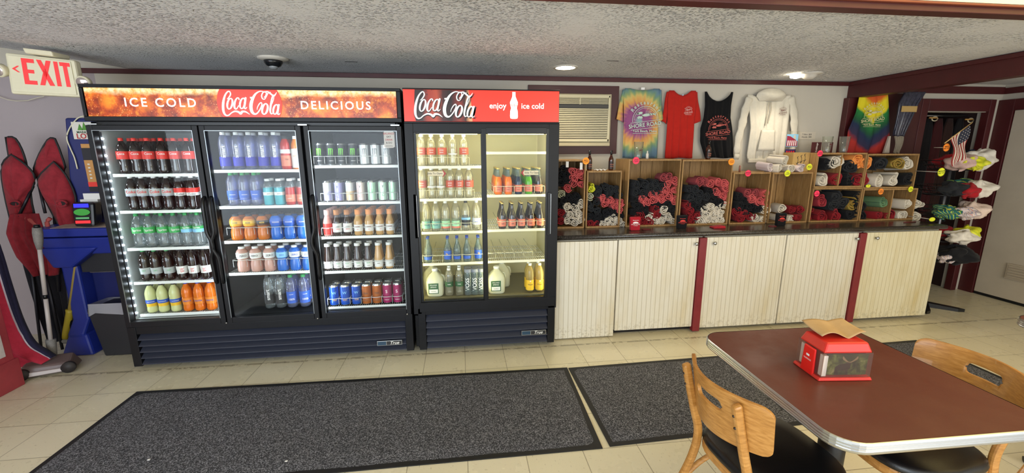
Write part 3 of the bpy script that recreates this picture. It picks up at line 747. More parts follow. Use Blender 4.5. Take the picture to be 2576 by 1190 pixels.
CANS = lambda n, h, r=.3: mat('can ' + n, h, r, metal=.35)
TOP = mat('can lid', '#c4c7c8', .25, metal=.9)

# kind: profile, radius, height, liquid, upper glass, cap material, label bands [(h0,h1,mat)...], text [(string, size, mat, height share, rotated)]
KINDS = {
 'cola':   ('soda', .0365, .243, 'cola', None, CR, [(.41, .50, pr), (.50, .63, pr)], [('Coca', .021, pw, .56, 0)], 'red-capped cola bottle with red label', 'soda_bottle'),
 'diet':   ('soda', .0365, .243, 'cola', None, CWH, [(.41, .45, pgy), (.45, .62, pslv)], [('Coke', .027, pr, .53, 0)], 'diet cola bottle with silver label', 'soda_bottle'),
 'zero':   ('soda', .0365, .243, 'cola', None, CWH, [(.41, .50, pw), (.50, .63, pr)], [('Coke', .02, pk, .455, 0)], 'white-capped cola bottle with red and white label', 'soda_bottle'),
 'lime':   ('sprite', .0365, .243, 'clear', None, CG, [(.42, .60, pg)], [('Sprite', .022, pw, .51, 0)], 'clear lemon-lime bottle with green label', 'soda_bottle'),
 'lime2':  ('sprite', .0365, .243, 'clear', None, CG, [(.42, .52, plb), (.52, .60, pg)], [('Sprite', .018, pw, .56, 0)], 'clear lemon-lime bottle with green and blue label', 'soda_bottle'),
 'ginger': ('soda', .0355, .235, 'rootbeer', None, CG, [(.22, .42, pslv)], [('DRY', .012, pg, .33, 0)], 'green-capped dark bottle with pale label', 'soda_bottle'),
 'pepper': ('soda', .0355, .235, 'cola', None, CBK, [(.20, .44, pw)], [('DIET', .012, pr, .35, 0), ('Dr', .02, pr, .28, 0)], 'black-capped dark soda bottle with white label', 'soda_bottle'),
 'lemon':  ('soda', .0355, .225, 'lemon', None, CBK, [(.22, .33, pyel), (.33, .45, pb)], [('Lemonade', .011, pw, .39, 0)], 'pale lemonade bottle with blue and yellow label', 'soda_bottle'),
 'orange': ('soda', .0360, .228, 'orange', None, CB, [(.24, .46, por)], [('FANTA', .017, pb, .36, 0)], 'orange soda bottle with blue cap', 'soda_bottle'),
 'smart':  ('smart', .035, .262, 'dblue', None, CWH, [(.10, .34, P_('deep blue', '#2a2cb0'))], [('smart', .036, pw, .48, 1)], 'clear water bottle with tall white lettering', 'water_bottle'),
 'redtea': ('vit', .034, .235, 'redd', None, CBK, [(.10, .42, psal), (.48, .60, pw)], [('TEA', .016, pk, .3, 0)], 'red juice bottle with black cap', 'juice_bottle'),
 'pulp':   ('vit', .034, .235, 'amber', None, CWH, [(.05, .62, pw)], [('LIFE', .016, por, .4, 0)], 'white-sleeved juice bottle', 'juice_bottle'),
 'dasani': ('water', .0345, .235, 'dblue', None, CG, [(.18, .46, pb)], [('DASANI', .010, pw, .34, 0)], 'green-capped water bottle with blue label', 'water_bottle'),
 'vita':   ('vit', .034, .19, 'aqua', 'clear', CWH, [(.38, .50, pw)], [('zero', .012, pk, .44, 0)], 'aqua vitamin drink with white cap', 'juice_bottle'),
 'vitr':   ('vit', .034, .19, 'redd', 'clear', CWH, [(.12, .40, psal)], [('power', .011, pw, .26, 0)], 'red vitamin drink with white cap', 'juice_bottle'),
 'spam':   ('sport', .041, .19, 'amber', None, CBK, [(.56, .80, pyel)], [('ADE', .018, pk, .68, 0)], 'amber sports drink with yellow label', 'sports_drink'),
 'spbk':   ('sport', .041, .19, 'amber', None, CBK, [(.56, .80, pk)], [('ADE', .018, pyel, .68, 0)], 'amber sports drink with black label', 'sports_drink'),
 'spbl':   ('sport', .041, .19, 'blue', None, CBK, [(.56, .80, pb)], [('POWER', .014, pw, .68, 0)], 'blue sports drink with blue label', 'sports_drink'),
 'spz':    ('sport', .0405, .19, 'pink', None, CWH, [(.54, .76, pw)], [('ZERO', .020, pk, .65, 0)], 'pale pink sports drink with white zero label', 'sports_drink'),
 'spzb':   ('sport', .0405, .19, 'blue', None, CWH, [(.54, .76, pw)], [('ZERO', .018, pb, .65, 0)], 'blue sports drink with white zero label', 'sports_drink'),
 'spzl':   ('sport', .0405, .19, 'blue', None, CWH, [(.54, .76, plb)], [('ZERO', .013, pb, .65, 0)], 'blue sports drink with light blue label', 'sports_drink'),
 'smbk':   ('smart', .035, .262, 'clear', None, CBK, [(.14, .42, pk)], [('smart', .036, pw, .42, 1)], 'clear water bottle with black band', 'water_bottle'),
 'hund':   ('water', .0375, .255, 'dblue', None, CG, [(.14, .50, pb)], [('100%', .021, pw, .26, 0), ('recycled', .009, pw, .42, 0)], 'green-capped water bottle with hundred percent print', 'water_bottle'),
 'claw':   ('can', .033, .16, 'x', None, TOP, [(.06, .90, CANS('black', '#101214'))], [('CLAW', .03, P_('acid green', '#6ed22e'), .62, 0), ('ENERGY', .008, pw, .2, 0)], 'tall black energy can with green claw', 'drink_can'),
 'claww':  ('can', .033, .16, 'x', None, TOP, [(.06, .90, CANS('white', '#d3d6d8'))], [('CLAW', .03, P_('pale grey', '#8b9095'), .62, 0)], 'tall silvery white energy can', 'drink_can'),
 'slim1':  ('can', .0295, .155, 'x', None, TOP, [(.06, .5, CANS('lavender', '#c3c0e4')), (.5, .9, CANS('white', '#dcdde2'))], [('::', .02, pk, .68, 0), ('ENERGY', .009, ppur, .35, 0)], 'slim white and lavender energy can', 'drink_can'),
 'slim2':  ('can', .0295, .155, 'x', None, TOP, [(.06, .9, CANS('violet', '#a9a4dc'))], [('Y', .026, pk, .7, 0), ('C', .03, ppur, .26, 0)], 'slim violet energy can', 'drink_can'),
 'slim3':  ('can', .0295, .155, 'x', None, TOP, [(.06, .5, CANS('peach', '#e5c79c')), (.5, .9, CANS('white', '#dcdde2'))], [('::', .02, por, .68, 0), ('ENERGY', .009, pk, .35, 0)], 'slim white and peach energy can', 'drink_can'),
 'slim4':  ('can', .0295, .155, 'x', None, TOP, [(.06, .9, CANS('blush', '#e3cbc8'))], [('Y', .028, pk, .7, 0), ('C', .028, psal, .26, 0)], 'slim blush energy can', 'drink_can'),
 'slim5':  ('can', .0295, .155, 'x', None, TOP, [(.06, .9, CANS('mint', '#b8dfc2'))], [('ENERGY', .010, pg, .5, 1)], 'slim mint green energy can', 'drink_can'),
 'slim6':  ('can', .0295, .155, 'x', None, TOP, [(.06, .9, CANS('pale mint', '#cfe8d6'))], [('Y', .026, pk, .7, 0), ('C', .026, pg, .3, 0)], 'slim pale green energy can', 'drink_can'),
 'cfpk':   ('coffee', .032, .195, 'pinkm', None, C_('blush', '#e9b3a8'), [(.06, .48, pr)], [('milk', .014, pw, .3, 0)], 'pink milk drink bottle', 'coffee_bottle'),
 'cfdk':   ('coffee', .032, .195, 'brown', None, C_('amber', '#b4702c'), [(.14, .48, pw)], [('COLD', .011, pk, .36, 0), ('BREW', .011, pr, .26, 0)], 'dark iced coffee bottle with white label', 'coffee_bottle'),
 'cftn':   ('coffee', .032, .195, 'tan', None, COR, [(.16, .42, pw)], [('COFFEE', .010, P_('crimson', '#8c2332'), .34, 0), ('iced', .008, pr, .24, 0)], 'milky iced coffee bottle with orange cap', 'coffee_bottle'),
 'frdk':   ('frap', .0315, .205, 'brown', None, CWH, [(.08, .34, pw)], [('BUCKS', .009, pg, .25, 0), ('mocha', .008, pk, .15, 0)], 'dark coffee bottle with white lid', 'coffee_bottle'),
 'frtn':   ('frap', .0315, .205, 'tan', None, CWH, [(.08, .34, pw)], [('vanilla', .009, P_('brown', '#6a4626'), .22, 0)], 'caramel coffee bottle with white lid', 'coffee_bottle'),
 'bcan':   ('can', .036, .168, 'x', None, TOP, [(.06, .9, CANS('blue', '#1f56c0', .25))], [('ICED', .014, pyel, .28, 0), ('W', .03, plb, .62, 0)], 'fat blue drink can', 'drink_can'),
 'ocan':   ('can', .036, .168, 'x', None, TOP, [(.06, .9, CANS('copper', '#b9672b', .25))], [('TEA', .02, pk, .55, 0), ('NAKED', .010, pk, .2, 0)], 'fat copper drink can', 'drink_can'),
 'mcan':   ('can', .036, .168, 'x', None, TOP, [(.06, .9, CANS('magenta', '#b02a68', .25))], [('S', .034, pw, .6, 0), ('PUNCH', .010, pw, .2, 0)], 'fat magenta drink can', 'drink_can'),
 'spring': ('water', .0335, .232, 'clearw', None, CWH, [(.36, .58, P_('brick', '#c2533c'))], [('SHORE', .010, pw, .50, 0), ('ROAD', .010, pw, .43, 0)], 'spring water bottle with brick red label', 'water_bottle'),
 'springc': ('water', .0335, .232, 'clearw', None, CWH, [(.36, .40, pw)], [], 'spring water bottle with its label turned away', 'water_bottle'),
 'polt':   ('sprite', .0355, .235, 'clearw', None, CWH, [(.10, .34, pteal)], [('POLAR', .013, pk, .22, 0)], 'seltzer bottle with teal label', 'water_bottle'),
 'polr':   ('sprite', .0355, .235, 'clearw', None, CWH, [(.10, .16, psal), (.16, .34, pmint)], [('POLAR', .015, pk, .25, 0)], 'seltzer bottle with pale green and orange label', 'water_bottle'),
 'polb':   ('soda', .0355, .235, 'clearw', None, CBK, [(.18, .44, pk), (.30, .44, plb)], [('OLD', .013, pk, .36, 0)], 'club soda bottle with blue and black label', 'water_bottle'),
 'seltz':  ('sprite', .0355, .235, 'clearw', None, CWH, [(.2, .42, pw)], [('soda', .014, pb, .3, 0)], 'tall clear seltzer bottle with white label', 'water_bottle'),
 'bluec':  ('long', .029, .2, 'paleg', None, CB, [(.12, .24, pb)], [], 'clear glass bottle with blue cap', 'water_bottle'),
 'bluel':  ('long', .029, .2, 'paleg', None, CB, [(.12, .46, pb)], [('Sa', .02, pyel, .34, 0)], 'blue-labelled glass bottle with blue cap', 'water_bottle'),
 'juiced': ('water', .034, .225, 'clearw', None, CWH, [(.34, .52, P_('forest', '#2f5a38'))], [('PURE', .011, pw, .43, 0)], 'water bottle with dark green band', 'water_bottle'),
 'voss':   ('cyl', .031, .215, 'paleg', None, CGY, [], [('VOSS', .046, pw, .42, 1)], 'straight clear cylinder water bottle with grey cap', 'water_bottle'),
 'so_or':  ('long', .029, .205, 'orange', 'paleg', CGOLD, [(.10, .36, psal)], [('SHORE', .009, pk, .28, 0), ('ROAD', .009, pk, .19, 0)], 'orange craft soda bottle', 'soda_bottle'),
 'so_bl':  ('long', .029, .205, 'navy', 'paleg', CGOLD, [(.10, .36, psal)], [('SHORE', .009, pk, .28, 0), ('ROAD', .009, pk, .19, 0)], 'blue craft soda bottle', 'soda_bottle'),
 'so_gr':  ('long', .029, .205, 'green', 'paleg', CGOLD, [(.10, .36, psal)], [('SHORE', .009, pk, .28, 0), ('ROAD', .009, pk, .19, 0)], 'green craft soda bottle', 'soda_bottle'),
 'so_dk':  ('long', .029, .205, 'cola', 'paleg', CGOLD, [(.10, .36, psal)], [('SHORE', .009, pk, .28, 0), ('ROAD', .009, pk, .19, 0)], 'dark craft soda bottle', 'soda_bottle'),
 'rootb':  ('long', .0295, .208, 'rootbeer', None, CGOLD, [(.10, .37, psal)], [('ROOT', .011, pk, .29, 0), ('BEER', .011, pk, .2, 0)], 'root beer bottle with salmon label', 'soda_bottle'),
 'pyel':   ('sprite', .0345, .235, 'yell', None, CWH, [(.06, .42, pyel)], [('POLAR', .014, pk, .26, 0), ('*', .03, pw, .36, 0)], 'seltzer bottle with bright yellow label', 'water_bottle'),
}
CAPZ = {'soda': (.38, .915, 1.0), 'sprite': (.38, .915, 1.0), 'water': (.42, .92, 1.0), 'smart': (.46, .92, 1.0), 'sport': (.52, .91, 1.0), 'vit': (.52, .91, 1.0),
        'long': (.44, .94, .985), 'frap': (.66, .89, 1.0), 'coffee': (.64, .80, 1.0), 'cyl': (1.0, .87, 1.0)}
CUT = {}
def prof_r(pf, h):
    for (r0, h0), (r1, h1) in zip(pf, pf[1:]):
        if h0 <= h <= h1 and h1 > h0: return r0 + (r1 - r0) * (h - h0) / (h1 - h0)
    return pf[-1][0]
def kind_geo(kd, n=18):
    p_, r, H, liq, upper, cap, bands, texts, desc, nm = KINDS[kd]
    pf = PROF[p_]; body, lab, capb = MB(), MB(), MB()
    if p_ == 'can':
        body.lathe([(a * r, b * H) for a, b in pf], n, TOP)
        body.lathe([(.2 * r, .968 * H), (.5 * r, .97 * H), (.2 * r, .971 * H)], 8, CGY, (0, -.1 * r, 0))
        for h0, h1, mt in bands: lab.lathe([(r * 1.006, h0 * H), (r * 1.006, h1 * H)], n, mt, caps=False)
    else:
        lm = LIQ[liq]; um = LIQ[upper] if upper else None
        body.lathe([(a * r, b * H) for a, b in pf], n, lm, mats=[(um if um and pf[i][1] >= .66 else None) for i in range(len(pf) - 1)])
        ca, h0, h1 = CAPZ[p_]
        capb.lathe([(ca * r, h0 * H), (ca * r * 1.02, (h0 + .01) * H), (ca * r, (h1 - .008) * H), (ca * r * .86, h1 * H)], 14, cap)
        for a0, a1, mt in bands:
            hs = [a0 + (a1 - a0) * i / 3 for i in range(4)]
            lab.lathe([(prof_r(pf, h) * r * 1.015 + .0004, h * H) for h in hs], n, mt, caps=False)
    for tx, sz, mt, hh, rot in texts:
        rr = prof_r(pf, hh) * r * 1.02 + .0012 if p_ != 'can' else r * 1.012
        def place(u, v, rr=rr, hh=hh, rot=rot):
            if rot: u, v = -v, u
            u = max(-rr * 1.5, min(rr * 1.5, u)); a = u / rr
            return (rr * math.sin(a), -rr * math.cos(a), hh * H + v)
        if tx == 'CLAW':
            for du in (-.012, 0, .012):
                stroke(lab, [(du - .004, .020, .002), (du, .017, .008), (du + .001, .002, .006), (du - .002, -.012, .006), (du + .001, -.030, .001)], mt, place, 3)
            stroke(lab, [(-.014, .019, .004), (-.004, .017, .005), (.006, .019, .005), (.014, .017, .003)], mt, place, 3)
        else: text_to(lab, tx, sz, mt, place, offset=.012)
    return body, lab, capb, nm, desc
PROTO, BACKM = {}, {}
def make_front(kd):
    body, lab, capb, nm, desc = kind_geo(kd)
    t = thing(nm, desc, 'can' if nm == 'drink_can' else 'bottle')
    body.build('can_body' if nm == 'drink_can' else 'bottle_body', t, local=True)
    if lab.f: lab.build('label' if nm != 'drink_can' else 'printed_sleeve', t, local=True)
    if capb.f: capb.build('cap', t, local=True)
    return t
def place_front(kd, x, y, z, label, rz):
    if kd not in PROTO: t = make_front(kd); PROTO[kd] = t
    else: t = copy_tree(PROTO[kd])
    t.location = (x, y, z); t.rotation_euler = (0, 0, rz); t['label'] = label; return t
def place_back(kd, x, y, z, label, group, rz):
    if kd not in BACKM:
        body, lab, capb, nm, desc = kind_geo(kd, 12)
        m = MB()
        for s_ in (body, capb):
            o = len(m.v); m.v += s_.v
            for f_, i_, q in zip(s_.f, s_.mi, s_.sm): m.f.append(tuple(a + o for a in f_)); m.mi.append(m.m(s_.ms[i_])); m.sm.append(q)
        o = len(m.v); m.v += lab.v
        for f_, i_, q in zip(lab.f, lab.mi, lab.sm): m.f.append(tuple(a + o for a in f_)); m.mi.append(m.m(lab.ms[i_])); m.sm.append(q)
        BACKM[kd] = (m.mesh(nm), nm)
    me, nm = BACKM[kd]
    o = bpy.data.objects.new(nm, me); COL.objects.link(o); o.location = (x, y, z); o.rotation_euler = (0, 0, rz)
    tag(o, label, 'can' if nm == 'drink_can' else 'bottle', group); return o
SHN = ['top shelf', 'second shelf', 'third shelf', 'fourth shelf', 'bottom shelf']
DRN = {'A': 'first glass door', 'B': 'second glass door', 'C': 'third glass door', 'D': 'left sliding door', 'E': 'right sliding door'}
# door, shelf number, [(pixel x at bottle, kind)...], pixel y, rows behind
ROWS = [
 ('A', 0, [(312, 'cola'), (345, 'cola'), (376, 'cola'), (411, 'cola'), (443, 'cola'), (475, 'cola')], 400, 2),
 ('A', 1, [(334, 'diet'), (362, 'diet'), (393, 'diet'), (424, 'diet'), (455, 'zero'), (486, 'zero')], 490, 1),
 ('A', 2, [(348, 'lime'), (378, 'lime'), (411, 'lime'), (441, 'lime'), (471, 'lime2'), (501, 'lime2')], 580, 1),
 ('A', 3, [(365, 'ginger'), (393, 'ginger'), (424, 'ginger'), (457, 'pepper'), (487, 'pepper'), (517, 'pepper')], 665, 1),
 ('A', 4, [(380, 'lemon'), (409, 'lemon'), (440, 'lemon'), (472, 'orange'), (502, 'orange'), (531, 'orange')], 745, 1),
 ('B', 0, [(566, 'smart'), (599, 'smart'), (630, 'smart'), (662, 'smart'), (693, 'smart'), (719, 'redtea'), (746, 'pulp')], 385, 1),
 ('B', 1, [(584, 'dasani'), (614, 'dasani'), (643, 'dasani'), (674, 'vita'), (702, 'vita'), (730, 'vitr'), (757, 'vitr')], 475, 1),
 ('B', 2, [(595, 'spam'), (629, 'spam'), (662, 'spbk'), (696, 'spbl'), (729, 'spbl'), (762, 'spbl')], 570, 1),
 ('B', 3, [(611, 'spz'), (645, 'spz'), (679, 'spz'), (711, 'spzl'), (743, 'spzb'), (774, 'spzb')], 650, 1),
 ('B', 4, [(677, 'smbk'), (705, 'smbk'), (734, 'hund'), (766, 'hund')], 735, 1),
 ('C', 0, [(806, 'claw'), (833, 'claw'), (860, 'claw'), (888, 'claw'), (916, 'claww'), (944, 'claww'), (971, 'claww')], 390, 3),
 ('C', 1, [(824, 'slim1'), (852, 'slim2'), (880, 'slim3'), (907, 'slim4'), (935, 'slim5'), (962, 'slim6'), (988, 'slim5')], 480, 4),
 ('C', 2, [(824, 'cfpk'), (848, 'cfdk'), (874, 'cfdk'), (901, 'cftn'), (928, 'cftn'), (955, 'cftn'), (981, 'cftn')], 560, 3),
 ('C', 3, [(825, 'frdk'), (849, 'frdk'), (874, 'frdk'), (900, 'frdk'), (926, 'frdk'), (952, 'frtn'), (979, 'frtn')], 645, 1),
 ('C', 4, [(840, 'bcan'), (868, 'bcan'), (896, 'bcan'), (922, 'ocan'), (948, 'ocan'), (974, 'mcan'), (1000, 'mcan')], 730, 1),
 ('D', 0, [(1059, 'spring'), (1085, 'spring'), (1112, 'spring'), (1139, 'springc'), (1167, 'spring')], 380, 1),
 ('D', 1, [(1061, 'spring'), (1086, 'springc'), (1109, 'springc'), (1133, 'spring'), (1156, 'spring'), (1180, 'spring')], 465, 1),
 ('D', 2, [(1072, 'polt'), (1097, 'polt'), (1121, 'polr'), (1147, 'polr'), (1172, 'polb'), (1199, 'seltz')], 550, 1),
 ('D', 3, [(1076, 'bluec'), (1126, 'bluel'), (1150, 'bluec'), (1175, 'bluec'), (1203, 'bluel')], 630, 1),
 ('D', 4, [(1130, 'juiced'), (1156, 'juiced'), (1178, 'voss'), (1195, 'voss'), (1211, 'voss')], 720, 1),
 ('E', 1, [(1253.4, 'so_or'), (1279, 'so_or'), (1304, 'so_bl'), (1329.6, 'so_gr'), (1355, 'so_dk')], 470, 5),
 ('E', 2, [(1263.6, 'rootb'), (1288, 'rootb'), (1312, 'rootb'), (1336, 'rootb'), (1359, 'rootb')], 550, 2),
 ('E', 4, [(1333, 'pyel'), (1357, 'pyel')], 710, 1),
]
yF = .125
for dr_, si, cols, py, nb in ROWS:
    z = SH[dr_][2][si] + .001; xs = []
    tally = {}; tot = {}
    for px, kd in cols: tot[KINDS[kd][8]] = tot.get(KINDS[kd][8], 0) + 1
    for px, kd in cols:
        x = at(px, py, 'y', yF).x; xs.append(x); p_, r = KINDS[kd][0], KINDS[kd][1]; d_ = KINDS[kd][8]
        tally[d_] = tally.get(d_, 0) + 1
        which = '' if tot[d_] == 1 else ('left one ' if tally[d_] == 1 else 'right one ') if tot[d_] == 2 else ORD[tally[d_] - 1] + ' from left '
        lab = f'{d_}, {which}{SHN[si]}, {DRN[dr_]}'
        place_front(kd, x, yF + random.uniform(-.002, .002), z, lab, math.atan2(x - CAM.x, yF - CAM.y) * -.6 + random.uniform(-.22, .22))
        for b in range(nb):
            step = 2 * r + .004
            place_back(kd, x + random.uniform(-.001, .001), yF + step * (b + 1), z, f'{d_} behind front row, {SHN[si]}, {DRN[dr_]}',
                       f'{d_}s behind front row, {SHN[si]}, {DRN[dr_]}', random.uniform(-3, 3))
    rr_ = root if dr_ in 'ABC' else root2
    if (dr_, si) in (('C', 0), ('C', 1), ('C', 2), ('C', 3), ('C', 4), ('B', 2), ('B', 3), ('D', 0), ('D', 1), ('D', 2), ('D', 3), ('E', 1), ('E', 2)):
        xx = xs if (dr_, si) != ('D', 3) else [xs[0], (xs[0] + xs[1]) / 2] + xs[1:]
        if (dr_, si) in (('B', 2), ('B', 3)): lane_wire(rr_, xx, z + .045, clear('clear lane plastic', '#f4f6f0', .35), .079, .003)
        else: lane_wire(rr_, xx, z + .012, SHW if dr_ == 'C' else clear('cream lane plastic', '#fbf8de', .6), .085)
lane = clear('cream lane plastic', '#fbf8de', .6)
lane_wire(root2, [.53 + .075 * i for i in range(5)], SH['E'][2][3] + .01, lane, .11, .003)
# gallon jugs
def jug(x, y, z, label, labelled):
    t = thing('water_jug', label, 'jug', (0, 0, 0)); h = .222
    m = MB()
    def ring(w, d, zz, n=20):
        out = []
        for i in range(n):
            a = 2 * PI * i / n; c_, s_ = math.cos(a), math.sin(a)
            e = .55; out.append((w * math.copysign(abs(c_) ** e, c_), d * math.copysign(abs(s_) ** e, s_), zz))
        return out
    rings = [ring(.060, .060, 0), ring(.068, .068, .012), ring(.07, .07, .06), ring(.07, .07, .12), ring(.064, .064, .145), ring(.045, .045, .172), ring(.026, .026, .19), ring(.022, .022, .2)]
    vs_ = [p for r_ in rings for p in r_]; n = 20
    fs = [(j * n + i, j * n + (i + 1) % n, (j + 1) * n + (i + 1) % n, (j + 1) * n + i) for j in range(len(rings) - 1) for i in range(n)] + [tuple(reversed(range(n)))]
    m.add(vs_, fs, LIQ['milk'], True); m.build('jug_body', t, local=True)
    MB().tube([(.045, 0, .165), (.064, 0, .16), (.074, 0, .13), (.072, 0, .09), (.066, 0, .075)], .009, 8, LIQ['milk']).build('handle', t, local=True)
    MB().lathe([(.024, .198), (.024, .218), (.02, .222)], 14, CWH).build('cap', t, local=True)
    if labelled:
        m = MB().box(-.05, .03, -.0725, -.071, .03, .115, P_('forest', '#2f5a38')); m.box(-.044, .024, -.0732, -.0725, .036, .066, pw)
        text_to(m, 'POLAND', .014, pw, front(-.01, .10, -.0735)); text_to(m, 'SPRING', .014, pw, front(-.01, .083, -.0735)); text_to(m, 'distilled', .012, pk, front(-.01, .05, -.0738))
        m.build('label', t, local=True)
    t.location = (x, y, z); return t
zD, zE = .4285, .4285
jug(at(1095, 720, 'y', .16).x, .165, zD, 'front gallon water jug with green label behind the left sliding door', True)
jug(at(1087, 700, 'y', .33).x, .33, zD, 'rear gallon water jug behind the left sliding door', False)
jug(at(1249, 715, 'y', .16).x, .165, zE, 'front gallon water jug with green label behind the right sliding door', True)
jug(at(1262, 690, 'y', .33).x, .33, zE, 'rear gallon water jug behind the right sliding door', False)
# ================================================================ COUNTER
def m_bead(name, col, dark, stain=0.5):
    k = NT(name); x, y, z = k.sep(); f = k.math('FRACT', k.math('MULTIPLY', x, 1 / .0405))
    g = k.math('LESS_THAN', k.math('ABSOLUTE', k.math('SUBTRACT', f, .5)), .07)
    st = k.ramp(k.noise(2.2, 4, .65, stretch=(3, 1, .6)), [(.45, (0, 0, 0, 1)), (.8, (1, 1, 1, 1))])
    c = k.mix(k.math('MULTIPLY', st, stain), col, '#c2ab6c')
    low = k.n('ShaderNodeMapRange'); k.l(z, low.inputs[0]); low.inputs[1].default_value = .16; low.inputs[2].default_value = .0
    dirt = k.math('MULTIPLY', low.outputs[0], k.math('GREATER_THAN', k.noise(45, 4, .7), .55))
    c = k.mix(k.math('MULTIPLY', dirt, .4), c, '#6b5c3c')
    k.base(k.mix(k.math('MULTIPLY', g, .55), c, dark)); k.b.inputs['Roughness'].default_value = .4
    k.bump(k.math('SUBTRACT', 1.0, g), .5, .002); return k.m
BEAD = m_bead('beadboard white', '#ddd8ca', '#a89c7e', .5)
BEADY = m_bead('beadboard yellowed', '#ddd5b8', '#b3a476', .8)
INNER = mat('cabinet inside dark', '#1b1512', .8)
CARC = mat('cabinet carcass', '#cfc8b4', .5)
YC = .115
def knob(x, z, parent):
    m = MB().lathe([(0, 0), (.006, 0), (.006, .012), (.014, .018), (.015, .024), (.009, .029), (0, .03)], 16, STEEL)
    m.v = [(x + a, YC - .014 - c_, z + b) for a, b, c_ in m.v]; m.build('knob', parent)
def base_cab(x0, x1, label, doors, posts, z0=.035, dy=0):
    t = thing('base_cabinet', label, 'cabinet', ((x0 + x1) / 2, YC, 0), 'base cabinets under the counter')
    MB().box(x0, x1, YC + .018, .79, .05, .852, CARC).box(x0 + .02, x1 - .02, YC + .06, .79, 0, .06, INNER).build('cabinet_body', t)
    for a, b, kx, mt, zz in doors:
        m = MB().box(a, b, YC - .012 + dy, YC + .012, zz, .848, mt); d = m.build('door', t, bevel=.002)
        if kx is not None: knob(kx, .80, d)
    for a, b in posts: MB().box(a, b, YC - .028, YC + .016, .012, .848, mat('cabinet post red', '#7c2229', .4, noise=.1, nscale=12)).build('post', t, bevel=.003)
base_cab(1.05, 1.572, 'plain beadboard cabinet section beside the coolers without a knob', [(1.055, 1.568, None, BEAD, .012)], [], dy=-.012)
base_cab(1.576, 2.335, 'beadboard cabinet with a round knob by the first red post', [(1.584, 2.283, 2.255, BEAD, .052)], [(2.288, 2.352)])
base_cab(2.356, 3.095, 'beadboard cabinet hinged away from the first red post', [(2.358, 3.09, 2.42, BEAD, .035)], [])
base_cab(3.098, 3.845, 'beadboard cabinet with its knob by the second red post', [(3.102, 3.79, 3.765, BEAD, .035)], [(3.796, 3.86)])
base_cab(3.865, 4.635, 'yellowed beadboard cabinet at the open end of the counter', [(3.866, 4.632, 3.96, BEADY, .035)], [])
def m_granite():
    k = NT('dark speckled laminate'); a = k.noise(150, 3, .7); b_ = k.noise(40, 3, .6)
    k.base(k.mix(k.math('MULTIPLY', b_, .3), k.ramp(a, [(.4, '#2a2623'), (.56, '#3b3631'), (.66, '#6e675c')]), '#2a2521'))
    k.b.inputs['Roughness'].default_value = .22; return k.m
GRAN = m_granite()
m = MB(); m.box(1.05, 4.66, .10, .795, .862, .90, GRAN)
m.tube([(1.05, .10, .881), (4.66, .10, .881)], .019, 12, GRAN)
solo(m, 'countertop', 'long dark speckled laminate countertop carrying the crates', 'countertop', (2.8, .4, .862))
CT = .9005
# ---------------------------------------------------------------- window board with the air conditioner
YW = .8
a, b_ = at(1328, 215, 'y', .79), at(1552, 388, 'y', .79)
struct(MB().box(.935, 1.785, .782, .80, 1.538, 2.15, REDF), 'window_1', bevel=.003)
IV = mat('ivory plastic', '#cfc6a4', .45); IVD = mat('ivory frame', '#b9ae8c', .5)
t = thing('air_conditioner', 'ivory window air conditioner with horizontal louvres', 'air conditioner', (1.33, .78, 1.61))
m = MB(); m.box(.96, 1.71, .765, .782, 1.64, 2.076, IVD); m.box(.96, 1.70, .735, .765, 1.61, 1.64, IVD); m.build('outer_frame', t, bevel=.004)
m = MB(); m.box(.97, 1.688, .735, .765, 1.65, 1.675, IV); m.box(1.672, 1.69, .735, .765, 1.65, 2.06, IV); m.box(.97, 1.688, .735, .765, 2.04, 2.065, IV); m.box(.97, 1.672, .755, .765, 1.66, 2.05, mat('slot black', '#171514', .8)); m.build('casing', t, bevel=.003)
m = MB()
for i in range(17):
    z = 1.682 + i * .0158; m.box(.975, 1.67, .737, .757, z, z + .0095, IV)
for i in range(5):
    z = 1.985 + i * .0125; m.box(.975, 1.668, .74, .757, z, z + .007, IV)
m.box(1.40, 1.408, .735, .757, 1.98, 2.04, IV)
m.build('louvres', t)
MB().box(.975, 1.672, .733, .757, 1.948, 1.980, mat('control panel black', '#121110', .3)).build('control_panel', t)

